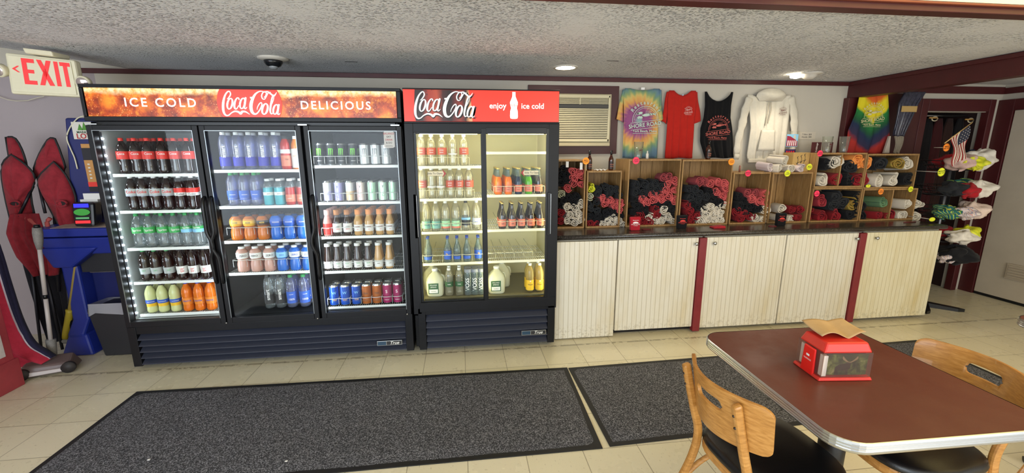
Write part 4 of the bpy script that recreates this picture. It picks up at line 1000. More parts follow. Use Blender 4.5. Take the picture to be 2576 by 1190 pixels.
# ---------------------------------------------------------------- wooden crates
def m_pine(name, a, b, c_):
    k = NT(name); g = k.noise(9, 5, .65, stretch=(9, 9, .9)); w_ = k.noise(3, 3, .6)
    k.base(k.mix(k.math('MULTIPLY', w_, .5), k.ramp(g, [(.3, a), (.55, b), (.8, c_)]), b)); k.b.inputs['Roughness'].default_value = .6
    return k.m
PINE = m_pine('pine boards', '#7c5b33', '#a07c4c', '#bd9c69'); PINE2 = m_pine('dark pine boards', '#5a4026', '#7d5f3a', '#93744a')
YK0, YK1 = .385, .70
def crate(x0, x1, z0, z1, label, y0=YK0, y1=YK1, wood=None, div=(), shelves=()):
    wood = wood or PINE; th = .011; t = thing('wooden_crate', label, 'crate', ((x0 + x1) / 2, (y0 + y1) / 2, z0), 'wooden display crates')
    def slats(xa, xb, ax, name):
        m = MB(); n = 3; w_ = (y1 - y0) / n
        for i in range(n): m.box(xa, xb, y0 + i * w_ + .002, y0 + (i + 1) * w_ - .002, z0, z1, wood)
        m.build(name, t, bevel=.0015)
    slats(x0, x0 + th, 0, 'side_panel'); slats(x1 - th, x1, 0, 'side_panel')
    m = MB(); n = 4; w_ = (x1 - x0 - 2 * th) / n
    for i in range(n): m.box(x0 + th + i * w_ + .003, x0 + th + (i + 1) * w_ - .003, y1 - .012, y1, z0 + .002, z1 - .002, wood)
    m.build('back_panel', t)
    for zz, nm in ((z0, 'bottom_panel'), (z1 - .014, 'top_panel')):
        MB().box(x0 + th, x1 - th, y0, y1 - .012, zz, zz + .014, wood).build(nm, t, bevel=.0015)
    for dx in div: MB().box(dx - .006, dx + .006, y0 + .01, y1 - .012, z0 + .014, z1 - .014, wood).build('divider', t)
    return t
crate(1.10, 1.372, CT, 1.493, 'tall pine crate half hidden by the two door cooler')
crate(1.386, 1.695, CT, 1.398, 'low pine crate with two sauce bottles on top')
crate(1.752, 2.232, CT, 1.494, 'tall pine crate under the tie-dye and red shirts')
crate(2.245, 2.722, CT, 1.488, 'tall pine crate under the black tank top')
crate(2.738, 3.100, CT, 1.372, 'short pine crate with a pink star tag under the hoodie')
crate(3.122, 3.52, CT, 1.368, 'short pine crate with white rolled shirts on top')
crate(3.545, 4.062, CT, 1.222, 'lower cubby crate under the two pint glasses')
crate(3.545, 4.048, 1.224, 1.541, 'upper cubby crate with two pint glasses on top', div=(3.80,))
crate(4.055, 4.60, 1.2085, 1.53, 'pale cubby crate below the rainbow shirt')
crate(4.072, 4.655, CT, 1.2065, 'lower divided cubby crate at the counter end', div=(4.40,))
CRN = ['crate nearest the coolers', 'low crate with sauce bottles', 'tall crate under red shirt', 'tall crate under tank top', 'short crate under hoodie',
       'short crate below white rolls', 'lower cubby under glasses', 'upper cubby under glasses', 'cubby below rainbow shirt', 'divided cubby at counter end']

# ---------------------------------------------------------------- rolled shirts
def cloth(name, col, **k): return mat('cloth ' + name, col, .92, spec=.2, sheen=.06, noise=k.get('noise', .12), nscale=25, bump=.4, bscale=90)
KB, KP, KW, KR, KG = cloth('black', '#17171b'), cloth('coral pink', '#c8595a'), cloth('cream white', '#d9d0c0'), cloth('deep red', '#8a1c24'), cloth('charcoal', '#26282c')
KDP = cloth('dusty rose', '#9c4348'); KO = cloth('orange', '#e08a2a')
def m_dye(name, cols, sc=14):
    k = NT(name); o = k.obj(); wv = k.n('ShaderNodeTexWave', wave_type='RINGS'); wv.inputs['Scale'].default_value = sc; wv.inputs['Distortion'].default_value = 4
    k.l(o, wv.inputs['Vector']); n = len(cols); k.base(k.ramp(wv.outputs['Fac'], [(i / (n - 1), c) for i, c in enumerate(cols)])); k.b.inputs['Roughness'].default_value = .9
    return k.m
DGR = m_dye('rasta dye cloth', ['#0f6b3c', '#1a7d42', '#f2c81a', '#d8341c', '#123c2c'], 5); DOR = m_dye('orange dye cloth', ['#e59a28', '#f3c32e', '#d8431e', '#e8817a'], 7)
DRB = m_dye('red dye cloth', ['#9d2026', '#c23a2c', '#3a2346', '#7d1a26'], 6); DPA = m_dye('patterned white cloth', ['#e2ddd4', '#d8cfc8', '#c9625e', '#e6e2da', '#7b86a8'], 26)
DBY = m_dye('lime dye cloth', ['#1d6c58', '#23507a', '#cfd42a', '#2b8a4c', '#1b3f66'], 9)
DYW = m_dye('yellow cloth', ['#d8d628', '#b9c420', '#e4e04a'], 8); DML = m_dye('pale multi cloth', ['#d9c8a0', '#7e9a84', '#e8e2c8', '#2f4a4a'], 16)
ROLLM = {}
def roll_mesh(var, mt):
    key = (var, mt.name)
    if key in ROLLM: return ROLLM[key]
    rn = random.Random(var * 17 + 3); turns = rn.uniform(2.1, 2.7); N = int(turns * 18); L_ = .17
    ph = [rn.uniform(0, 6.28) for _ in range(4)]; am = [rn.uniform(.03, .09) for _ in range(4)]; sq = rn.uniform(.82, 1.0)
    pts = []
    for i in range(N + 1):
        s_ = i / N; a = s_ * turns * 2 * PI + ph[0]; rr = .12 + .88 * s_ ** .9
        rr *= 1 + sum(am[k] * math.sin((k + 2) * a * (1 if k % 2 else .83) + ph[k]) for k in range(4)) * (.5 + .7 * s_)
        pts.append((rr * math.cos(a), rr * math.sin(a) * sq))
    th = .10; out, inn = [], []
    for i, (x, z) in enumerate(pts):
        a = pts[max(i - 1, 0)]; b = pts[min(i + 1, N)]; dx, dz = b[0] - a[0], b[1] - a[1]; l = math.hypot(dx, dz) or 1
        out.append((x + dz / l * th, z - dx / l * th)); inn.append((x - dz / l * th, z + dx / l * th))
    ring = out + inn[::-1]; n = len(ring); mm = MB(); vs_ = []
    ys = [(-.03, .80), (0.0, 1.0), (.35, 1.03), (1.0, .97)]
    for yy, sc in ys:
        for j, (x, z) in enumerate(ring):
            px, pz = pts[j] if j < len(out) else pts[len(pts) - 1 - (j - len(out))]
            wob = .18 * math.sin(j * .7 + ph[1]) if yy <= 0 else 0
            vs_.append((px + (x - px) * sc, yy * 1.0 * (L_ / .045) * .27 * 3.0 + (wob if yy <= 0 else 0) * .6 + .25 * (1 - math.hypot(px, pz)) * (yy <= 0), pz + (z - pz) * sc))
    fs = [(j * n + i, j * n + (i + 1) % n, (j + 1) * n + (i + 1) % n, (j + 1) * n + i) for j in range(len(ys) - 1) for i in range(n)]
    m_ = len(out)
    for i in range(m_ - 1): fs.append((i, i + 1, n - 2 - i, n - 1 - i))
    mm.add(vs_, fs, mt, True)
    ROLLM[key] = mm.mesh('rolled_shirt'); return ROLLM[key]
def roll(px, py, mt, yf, r, label, group, rot=None, yaw=0.0, name='rolled_shirt', var=None):
    p = at(px, py, 'y', yf); v = random.randrange(7) if var is None else var
    o = bpy.data.objects.new(name, roll_mesh(v, mt)); COL.objects.link(o)
    o.location = (p.x, yf, p.z); o.scale = (r, r * .98, r)
    o.rotation_euler = (random.uniform(-.12, .12), random.uniform(0, 6.28) if rot is None else rot, yaw + random.uniform(-.2, .2))
    return tag(o, label, 'rolled shirt', group)
CNAME = {KB: 'black', KP: 'coral pink', KW: 'cream white', KR: 'deep red', KG: 'charcoal', KDP: 'dusty rose', KO: 'orange', DGR: 'green and yellow tie-dye', DOR: 'orange tie-dye',
         DRB: 'red tie-dye', DPA: 'white patterned', DBY: 'lime and blue tie-dye', DYW: 'bright yellow', DML: 'pale multicoloured'}
s = 4.761; o3 = lambda L: [(1400 + x / s, 370 + y / s) for x, y in L]; o4 = lambda L: [(1820 + x / s, 370 + y / s) for x, y in L]
o5 = lambda L: [(2120 + x / 3.838, 190 + y / 3.838) for x, y in L]; o6 = lambda L: [(2120 + x / 2.833, 400 + y / 2.833) for x, y in L]
PILES = [
 (0, .039, [(KB, o3([(75, 265), (120, 330), (65, 350), (55, 430), (140, 400), (250, 590), (160, 600), (90, 640), (200, 660), (60, 700)])),
   (KP, o3([(195, 295), (275, 300), (295, 350), (215, 375), (205, 440), (300, 450), (135, 490)])), (DML, o3([(60, 570)])),
   (KW, o3([(130, 715), (290, 690), (215, 735), (170, 815), (265, 795), (290, 870), (130, 885), (215, 905)])), (KR, o3([(55, 790), (55, 890)]))]),
 (1, .036, [(DYW, o3([(420, 500)])), (DML, o3([(405, 590)])), (KG, o3([(510, 500), (590, 480), (660, 500), (735, 520), (500, 560), (640, 560), (760, 575), (700, 500), (395, 690), (480, 660), (410, 730), (485, 765)])),
   (KP, o3([(560, 610), (575, 680), (650, 640), (700, 715), (770, 665), (765, 755)])), (KB, o3([(400, 830), (500, 830), (590, 790), (650, 770), (480, 890), (690, 800), (760, 820), (580, 850)])),
   (KR, o3([(405, 920), (480, 930)])), (KW, o3([(550, 930), (620, 880), (690, 850), (750, 890), (640, 935), (720, 940), (780, 930)]))]),
 (2, .042, [(KG, o3([(965, 450), (1060, 450), (1130, 480), (1190, 430), (1265, 470), (960, 530), (1050, 560), (1190, 530)])), (KDP, o3([(1290, 360), (1350, 350)])),
   (KP, o3([(1415, 400), (1340, 440), (1420, 510), (1320, 520), (1150, 560), (1040, 630), (1160, 635), (1255, 610), (1340, 600), (1410, 640), (1090, 665)])),
   (KB, o3([(950, 620), (970, 710), (1060, 730), (1200, 700), (1390, 740), (960, 780), (1330, 690), (1420, 800), (1060, 800)])), (KR, o3([(1190, 740), (1200, 810), (990, 820), (1030, 890), (1110, 900), (970, 890)])),
   (KW, o3([(1290, 750), (1110, 840), (1260, 880), (1340, 840), (1180, 890), (1400, 895)]))]),
 (3, .042, [(KG, o3([(1590, 500), (1670, 510), (1720, 560), (1610, 610), (1700, 640), (1790, 600)])), (KB, o3([(1840, 540), (1880, 620), (1790, 690), (1700, 720), (1620, 690), (1960, 660)])), (KDP, o3([(1720, 420), (1780, 410)])),
   (KP, o3([(1840, 440), (1940, 420), (2010, 430), (2030, 490), (1920, 540), (2000, 580), (2030, 640)])),
   (KR, o3([(1570, 700), (1600, 770), (1680, 830), (1610, 860), (1570, 900)])), (KW, o3([(1770, 745), (1850, 720), (1925, 750), (2010, 700), (1790, 820), (1880, 810), (1970, 790), (1720, 895), (1820, 870), (1960, 865), (1895, 880)]))]),
 (4, .043, [(KDP, o4([(290, 550), (380, 550)])), (KP, o4([(500, 560), (345, 625), (440, 650), (510, 660)])), (KB, o4([(190, 590), (250, 640), (200, 700), (320, 710), (410, 740), (270, 770)])),
   (KR, o4([(165, 770), (245, 800), (200, 860), (320, 830)])), (KW, o4([(500, 750), (385, 850), (490, 865)]))]),
 (5, .043, [(KW, o4([(705, 735), (810, 860), (700, 860)])), (KR, o4([(820, 750), (920, 755), (1020, 740), (900, 850), (1010, 850)]))]),
]
for ci, r, cols in PILES:
    for mt, ps in cols:
        ps = sorted(ps)
        for i, (px, py) in enumerate(ps):
            nm = CNAME[mt]; lab = (f'{nm} rolled shirt in the {CRN[ci]}' if len(ps) == 1 else f'{nm} rolled shirt, {ORD[i]} of its colour from left, {CRN[ci]}')
            roll(px, py, mt, YK0 + .02 + random.uniform(0, .012), r * random.uniform(.92, 1.06), lab, f'rolled shirts in the {CRN[ci]}')
BIG = [
 (7, .066, [(KB, o4([(1250, 200)])), (KW, o4([(1345, 175), (1190, 400)])), (KR, o4([(1350, 390)])), (KG, o4([(1520, 230)])), (KB, o4([(1510, 400)])), (DOR, o4([(1612, 160)])), (KR, o4([(1610, 395)]))]),
 (6, .060, [(DRB, o4([(1180, 650)])), (KG, o4([(1340, 600), (1330, 700), (1430, 670)])), (DGR, o4([(1545, 690)])), (KR, o4([(1180, 840), (1340, 830)])), (KB, o4([(1620, 600), (1520, 810), (1640, 720), (1650, 830)]))]),
 (8, .064, [(DOR, o5([(235, 850)])), (KG, o5([(370, 855)])), (DGR, o5([(540, 855)])), (KW, o5([(625, 850)])), (KR, o5([(190, 1010)])), (KW, o5([(350, 1010), (490, 1010)])), (KB, o5([(640, 1000)]))]),
 (9, .054, [(DBY, o6([(290, 310)])), (KR, o6([(255, 405), (335, 405)])), (KW, o6([(460, 320), (530, 320), (430, 405), (520, 415)]))]),
]
for ci, r, cols in BIG:
    seen = {}
    tot = {}
    for mt, ps in cols: tot[mt] = tot.get(mt, 0) + len(ps)
    for mt, ps in cols:
        for px, py in sorted(ps):
            seen[mt] = seen.get(mt, 0) + 1; nm = CNAME[mt]
            lab = f'{nm} rolled shirt in the {CRN[ci]}' if tot[mt] == 1 else f'{nm} rolled shirt, {ORD[seen[mt] - 1]} of its colour from left, {CRN[ci]}'
            roll(px, py, mt, YK0 + .02, r, lab, f'rolled shirts in the {CRN[ci]}')
for k_, (px, py, mt, r, yaw, lab) in enumerate([(1975, 404, KW, .050, .25, 'large white rolled shirt crowning the stack beside the hoodie'), (1938, 420, DPA, .040, .5, 'white rolled shirt at the left foot of the stack beside the hoodie'),
      (1962, 424, KW, .040, .2, 'white rolled shirt at the middle foot of the stack beside the hoodie'), (1990, 425, KW, .042, .2, 'white rolled shirt right of middle at the foot of the stack'), (2015, 424, DPA, .040, .1, 'white patterned rolled shirt beside the brown card box')]):
    roll(px, py, mt, YK0 + .03, r, lab, 'white rolled shirts on the short crate', yaw=yaw)
# ---------------------------------------------------------------- star shaped price tags
NEON = {'o': mat('neon orange card', '#ff9a1e', .6, emit=.12), 'p': mat('neon pink card', '#f8375c', .6, emit=.12), 'y': mat('neon yellow card', '#dce02a', .6, emit=.12), 'a': mat('amber card', '#f0882a', .6, emit=.1)}
INK = mat('marker ink', '#1c1a22', .6)
TAGS = [(1474, 405, 'o', ('SMALL', 'T-SHIRT'), .028, 'orange star tag on the low crate by the coolers'), (1600, 404, 'p', ('LARGE', 'T-SHIRT'), .029, 'pink star tag on the tall crate below the tie-dye shirt'),
 (1840, 407, 'o', ('LARGE', 'T-SHIRT'), .028, 'orange star tag on the tall crate by the tank top'), (1882, 436, 'p', ('MEDIUM', 'T-SHIRT'), .027, 'pink star tag on the short crate below the hoodie'),
 (1981, 436, 'y', ('XXL', 'T-SHIRT'), .028, 'yellow star tag on the short crate edge under the white rolls'), (2036, 420, 'y', ('SMALL', 'T-SHIRT'), .027, 'yellow star tag leaning on the brown card box'),
 (2063, 386, 'p', ('LARGE', 'HOODIE'), .026, 'pink star tag by the pint glasses'), (2055, 487, 'p', ('XL', 'HOODIE'), .026, 'pink star tag at the lower cubby by the red rolls'),
 (2184, 468, 'y', ('XL', ''), .024, 'yellow star tag between the cubby crates, folded'), (2216, 482, 'a', ('KIDS', 'HOODIE'), .027, 'tilted orange star tag on the lower divided cubby'), (2291, 476, 'y', ('XXL', 'HOODIE'), .025, 'yellow star tag on the divided cubby edge at the counter end')]
def star(px, py, key, txt, r, lab, y=None, rot=.12, sq=1.0, stem=.015):
    y = YK0 - .012 if y is None else y
    p = at(px, py, 'y', y); m = MB(); n = 22; pts = []
    for i in range(2 * n):
        rr = r * (1.13 if i % 2 == 0 else .93); a = PI * i / n; pts.append((p.x + rr * math.cos(a), p.z + rr * math.sin(a) * sq))
    m.prism(pts, y - .001, y + .001, NEON[key])
    for i, tx in enumerate(txt):
        if tx: text_to(m, tx, r * .48, INK, front(p.x, p.z + r * (.22 - .5 * i) * sq, y - .0022, rot), offset=.01)
    m.tube([(p.x, y + .002, p.z), (p.x, y + stem, p.z)], .003, 6, WP)
    return solo(m, 'price_tag', lab, 'price tag', (p.x, y, p.z), 'star price tags')
for a_ in TAGS: star(*a_, sq=.55 if a_[0] in (2184,) else 1.0)
# ---------------------------------------------------------------- small things on and around the crates
def bottle_sauce(px, py, y, z, lab, h=.145):
    p = at(px, py, 'y', y); t = thing('sauce_bottle', lab, 'bottle', (p.x, y, z), 'hot sauce bottles on the crates'); r = .021
    m = MB().lathe([(a * r, b * h) for a, b in PROF['sauce']], 16, mat('dark amber glass', '#3a160a', .1, coat=.6), (p.x, y, z)); m.build('bottle_body', t)
    MB().lathe([(r * .44, .78 * h), (r * .46, h)], 12, mat('black shrink cap', '#0f0e0e', .4), (p.x, y, z)).build('cap', t)
    m = MB().lathe([(r * 1.02, .08 * h), (r * 1.02, .46 * h)], 16, mat('sauce label', '#241412', .5), (p.x, y, z), caps=False)
    text_to(m, 'SHORE', .010, P_('salmon', '#dd7a5e'), lambda u, v: (p.x + u, y - r * 1.03 - .0012, z + .3 * h + v)); text_to(m, 'ROAD', .010, P_('salmon', '#dd7a5e'), lambda u, v: (p.x + u, y - r * 1.03 - .0012, z + .2 * h + v))
    m.build('label', t)
bottle_sauce(1483, 410, .45, 1.399, 'dark sauce bottle behind the orange star tag', .17); bottle_sauce(1537, 410, .45, 1.399, 'dark sauce bottle standing alone on the low crate', .17)
bottle_sauce(1782, 385, .43, 1.489, 'dark sauce bottle in front of the black tank top', .16)
GLS = clear('pint glass', '#f4f6f2', .06, '#e8ece8', .04)
def pint(px, y, z, lab, logo=True):
    p = at(px, 380, 'y', y); t = thing('pint_glass', lab, 'glass', (p.x, y, z), 'pint glasses on the crates')
    MB().lathe([(0, .004), (.028, .004), (.030, 0), (.031, .01), (.043, .148), (.041, .148), (.029, .014), (0, .012)], 22, GLS, (p.x, y, z)).build('glass_body', t)
    if logo:
        m = MB(); col = P_('dark red ink', '#5c1c1e')
        R_ = lambda u, v: (p.x + .037 * math.sin(u / .037), y - .0385 * math.cos(u / .037) - .002, z + .075 + v)
        m.add([R_(a, b) for a, b in ((-.016, 0), (-.006, .007), (.016, .004), (.018, -.001), (.0, -.006))], [(0, 1, 2, 3, 4)], col)
        text_to(m, 'SHORE ROAD', .0085, col, lambda u, v: R_(u, v - .014)); text_to(m, 'Restaurant', .0085, col, lambda u, v: R_(u, v + .016)); text_to(m, 'York Beach', .006, col, lambda u, v: R_(u, v - .022)); m.build('printed_logo', t)
pint(1606, .47, 1.495, 'pint glass with dark lobster print in front of the tie-dye shirt'); pint(2078, .47, 1.542, 'pint glass beside the pink star tag and brown cards', True); pint(2121, .47, 1.542, 'pint glass near the red wall post', False)
BC = P_('maroon card', '#4a1a1c')
for px, lab in ((2055, 'maroon card with white letters behind the pint glass'), (2084, 'maroon card with white letters seen through the pint glass')):
    p = at(px, 366, 'y', .56); m = MB().box(p.x - .052, p.x + .048, .56, .566, 1.542, 1.64, BC)
    text_to(m, 'Cribbage', .024, pw, front(p.x, 1.59, .559, PI / 2), offset=.01)
    solo(m, 'small_card', lab, 'card', (p.x, .56, 1.542))
p = at(1628, 396, 'y', .43)
solo(MB().lathe([(0, 0), (.012, 0), (.012, .045), (.006, .05), (.006, .07), (0, .07)], 12, WP, (p.x, .43, 1.495)), 'lip_balm', 'small white tube standing by the pint glass under the tie-dye shirt', 'tube', (p.x, .43, 1.495))
p = at(1861, 425, 'y', .45)
solo(MB().lathe([(0, 0), (.008, 0), (.008, .05), (.004, .06), (0, .06)], 10, mat('copper tube', '#8d5a4a', .4), (p.x, .45, 1.373)), 'small_tube', 'small copper tube on the short crate below the hoodie sleeve', 'tube', (p.x, .45, 1.373))
p0, p1 = at(2012, 384, 'y', .42), at(2056, 436, 'y', .42)
m = MB().box(3.50, 3.545, .40, .68, 1.369, 1.372, PINE); m = MB().box(3.372, 3.54, .475, .60, 1.3695, 1.545, mat('kraft card', '#b9985c', .7))
for i, u in enumerate((-.035, .0, .035)):
    stroke(m, [(u - .012, .0, .003), (u, .03, .004), (u + .004, .07, .003), (u - .006, .09, .006), (u + .008, .10, .002)], INK, front(3.456, 1.41 + i * .012, .4735), 4)
    stroke(m, [(u - .015, .04, .002), (u, .035, .006), (u + .016, .05, .002)], INK, front(3.456, 1.41 + i * .012, .4735), 3)
solo(m, 'card_box', 'brown card box with a black ink drawing behind the yellow tag', 'box', (3.456, .52, 1.3695))
# wide white folded paper strip on the low crate and labels hanging in the first crate
p = at(1510, 426, 'y', .43)
m = MB()
m.grid(lambda u, v: (p.x - .055 + .11 * u, .41 + .05 * v, 1.4 + .006 + .006 * math.sin(u * 21) * math.cos(v * 5)), 24, 4, pw)
solo(m, 'crumpled_paper', 'crumpled white paper between the two sauce bottles', 'paper', (p.x, .43, 1.3995), solid=.002)
for px, py, lab in ((1427, 412, 'first white paper slip hanging in the crate by the coolers'), (1462, 418, 'second white paper slip hanging in the crate by the coolers')):
    p = at(px, py, 'y', .40); solo(MB().box(p.x - .012, p.x + .012, .398, .4, p.z - .03, p.z + .03, pw), 'paper_slip', lab, 'paper', (p.x, .4, p.z - .03), 'paper slips')
# drink sleeves
def koozie(px, py, col, lab, y=.24, flat=False, logo=pw):
    p = at(px, py, 'y', y); t = thing('drink_sleeve', lab, 'drink sleeve', (p.x, y, CT), 'foam drink sleeves on the counter'); m = MB()
    if not flat:
        w0, w1, h = .040, .047, .115
        m.hexa([(p.x - w0, y - .02, CT), (p.x + w0, y - .02, CT), (p.x + w0, y + .02, CT), (p.x - w0, y + .02, CT),
                (p.x - w1, y - .014, CT + h), (p.x + w1, y - .014, CT + h), (p.x + w1, y + .014, CT + h), (p.x - w1, y + .014, CT + h)], col)
        m.build('sleeve_body', t, bevel=.006)
        m = MB(); pl = lambda u, v: (p.x + u, y - .0215 + .006 * (v + .06) / .115, CT + .062 + v)
        m.add([pl(.026 * math.cos(a), .014 * math.sin(a)) for a in [k * PI / 9 for k in range(10)]], [tuple(range(10))], logo)
        text_to(m, 'Restaurant', .012, logo, lambda u, v: pl(u, v + .026)); text_to(m, 'SHORE ROAD', .0125, logo, lambda u, v: pl(u, v - .009)); text_to(m, 'York Beach', .008, logo, lambda u, v: pl(u, v - .02)); m.build('printed_logo', t)
    else:
        m.hexa([(p.x - .06, y - .04, CT), (p.x + .055, y - .045, CT), (p.x + .06, y + .045, CT), (p.x - .055, y + .04, CT),
                (p.x - .055, y - .035, CT + .012), (p.x + .05, y - .04, CT + .022), (p.x + .05, y + .04, CT + .022), (p.x - .05, y + .035, CT + .012)], col); m.build('sleeve_body', t, bevel=.006)
        m = MB(); text_to(m, 'SHORE ROAD', .016, logo, lambda u, v: (p.x + u, y + v * .5, CT + .0235 + u * .08)); m.build('printed_logo', t)
koozie(1597, 562, cloth('sleeve red', '#a5202c'), 'red foam drink sleeve standing before the tall crate'); koozie(1715, 556, cloth('sleeve black', '#121114'), 'black foam drink sleeve between the two tall crates', .27, logo=pr)
koozie(1805, 566, cloth('sleeve red', '#a5202c'), 'red foam drink sleeve lying flat on the counter', .25, True); koozie(1964, 550, cloth('sleeve black', '#121114'), 'black foam drink sleeve before the short crate', .27, logo=pr)
def band(px, py, lab):
    p = at(px, py, 'z', CT + .003); solo(MB().tube([(p.x + .035 * math.cos(a), p.y + .02 * math.sin(a), CT + .003) for a in [k * PI / 8 for k in range(16)]], .0028, 6, P_('maroon band', '#6b1a22'), closed=True),
        'wristband', lab, 'wristband', (p.x, p.y, CT), 'rubber wristbands on the counter')
band(1625, 577, 'dark red wristband beside the standing red sleeve'); band(1943, 569, 'dark red wristband near the black sleeve'); band(2090, 564, 'dark red wristband before the lower cubby crate')
p = at(2290, 560, 'z', CT); solo(MB().tube([(p.x - .07, p.y, CT + .004), (p.x + .07, p.y + .01, CT + .004)], .004, 6, P_('maroon band', '#6b1a22')), 'pencil', 'dark red pencil near the counter end', 'pencil', (p.x, p.y, CT))
# ================================================================ GARMENTS ON THE WALL
def lobster(m, mt, pl, s=1.0):
    """side-on lobster silhouette made of body segments, two claws, legs and tail"""
    def blob(cx, cy, rx, ry, rot=0, n=12):
        c_, q = math.cos(rot), math.sin(rot)
        m.add([pl((cx + rx * math.cos(a) * c_ - ry * math.sin(a) * q) * s, (cy + rx * math.cos(a) * q + ry * math.sin(a) * c_) * s) for a in [2 * PI * k / n for k in range(n)]], [tuple(range(n))], mt)
    blob(.05, 0, .26, .085, .12); blob(.34, .045, .10, .06, .1); blob(.45, .06, .07, .05, .1)
    m.add([pl(a * s, b * s) for a, b in ((.50, .06), (.62, .14), (.64, .08), (.64, .03), (.60, -.03))], [(0, 1, 2, 3, 4)], mt)
    blob(-.36, .10, .17, .075, .25); blob(-.33, -.14, .16, .07, -.2); blob(-.50, .06, .09, .03, .5); blob(-.47, -.18, .09, .028, -.5)
    for i in range(5):
        stroke(m, [((.02 + i * .06) * s, .05 * s, .012 * s), ((.0 + i * .07) * s, .17 * s, .012 * s), ((.06 + i * .07) * s, .23 * s, .006 * s)], mt, pl, 3)
    stroke(m, [(-.2 * s, .03 * s, .035 * s), (-.28 * s, .06 * s, .035 * s)], mt, pl, 2); stroke(m, [(-.2 * s, -.03 * s, .035 * s), (-.26 * s, -.09 * s, .035 * s)], mt, pl, 2)
def emblem(m, mt, cx, cz, y, w, bg=None, rot=.0):
    """round crest: arched word, lobster, two-word name on a slope, place line"""
    c_, q = math.cos(rot), math.sin(rot); pl = lambda u, v: (cx + u * c_ - v * q, y, cz + u * q + v * c_)
    R_ = w * .40
    if bg: m.add([pl(R_ * math.cos(a), R_ * math.sin(a) - .02 * w) for a in [PI * k / 20 for k in range(21)]], [tuple(range(21))], bg)
    stroke(m, [(R_ * math.cos(a), R_ * math.sin(a) - .05 * w, .014 * w) for a in [-.15 + (PI + .3) * k / 14 for k in range(15)]], mt, pl, 3)
    stroke(m, [(R_ * .88 * math.cos(a), R_ * .88 * math.sin(a) - .05 * w, .008 * w) for a in [(PI) * k / 14 for k in range(15)]], mt, pl, 3)
    for i, ch in enumerate('Restaurant'):
        a = -1.0 + 2.0 * i / 9; rr = w * .485
        text_to(m, ch, w * .155, mt, lambda u, v, a=a, rr=rr: pl(rr * math.sin(a) + u * math.cos(-a) - v * math.sin(-a), rr * math.cos(a) - .03 * w + u * math.sin(-a) + v * math.cos(-a)), offset=.014)
    lobster(m, mt, lambda u, v: pl(u, v + .10 * w), .50 * w)
    sl = .12
    P2 = lambda u, v: pl(u * math.cos(sl) - v * math.sin(sl), u * math.sin(sl) + v * math.cos(sl) - .19 * w)
    text_to(m, 'SHORE ROAD', w * .165, mt, P2, offset=.014)
    stroke(m, [(-.46 * w, .105 * w, .012 * w), (.48 * w, .105 * w, .012 * w)], mt, P2, 1); stroke(m, [(-.46 * w, -.10 * w, .012 * w), (.48 * w, -.10 * w, .012 * w)], mt, P2, 1)
    text_to(m, 'York Beach, Maine', w * .10, mt, lambda u, v: pl(u, v - .37 * w), offset=.01); stroke(m, [(-.38 * w, -.44 * w, .01 * w), (.38 * w, -.44 * w, .01 * w)], mt, pl, 1)
def interp(tab, t):
    for (a, x), (b, y_) in zip(tab, tab[1:]):
        if t <= b: return x + (y_ - x) * (t - a) / ((b - a) or 1)
    return tab[-1][1]
def drape(m, mt, left, right, ztop, zbot, y, folds=.012, nfold=4, seed=0, nu=30, nv=26, belly=.02, top=None):
    """hanging cloth: left and right edge tables against t (0 top, 1 hem), neckline dip via top(u)"""
    def f(u, v):
        xl, xr = interp(left, v), interp(right, v)
        x = xl + (xr - xl) * u; zt_ = ztop + (top(u) if top else 0)
        z = zt_ + (zbot - zt_) * v + .004 * math.sin(u * 9 + seed) * v
        yy = y - belly * math.sin(PI * min(1, v * 1.1)) * .6 - folds * (.25 + .75 * v) * (math.sin(u * nfold * 2 * PI + seed + 1.5 * v) * .6 + math.sin(u * nfold * 3.7 * PI + seed * 2) * .4)
        return (x, yy, z)
    m.grid(f, nu, nv, mt)
YS = .762
# tie-dye shirt ------------------------------------------------------------
def m_spiral(name, cols, cx, cz, rad, tw=1.4, jit=.13):
    k = NT(name); x, y, z = k.sep(); dx, dz = k.math('SUBTRACT', x, cx), k.math('SUBTRACT', z, cz)
    r_ = k.math('SQRT', k.math('ADD', k.math('MULTIPLY', dx, dx), k.math('MULTIPLY', dz, dz)))
    ang = k.math('ARCTAN2', dz, dx)
    ray = k.math('MULTIPLY', k.math('ADD', k.math('SINE', k.math('MULTIPLY', ang, 34.0)), k.math('SINE', k.math('MULTIPLY', ang, 21.0))), .018)
    n_ = k.math('MULTIPLY', k.math('SUBTRACT', k.noise(9, 4, .6), .5), jit)
    t = k.math('ADD', k.math('ADD', k.math('DIVIDE', r_, rad), k.math('MULTIPLY', k.math('SINE', k.math('ADD', ang, 1.0)), .10)), k.math('ADD', ray, n_))
    n = len(cols); k.base(k.ramp(t, [(i / (n - 1), c) for i, c in enumerate(cols)])); k.b.inputs['Roughness'].default_value = .9
    k.bump(k.noise(60, 3), .2, .003); return k.m
TD = m_spiral('pastel tie-dye', ['#8aa6a4', '#a06a94', '#8e5080', '#94507e', '#8d4a7c', '#b0707a', '#cf9555', '#d6a55e', '#cdb56a', '#8da06c', '#6f907c', '#66848e', '#5f7c90', '#5d7a94', '#6f8f86'], .0, -.04, .40)
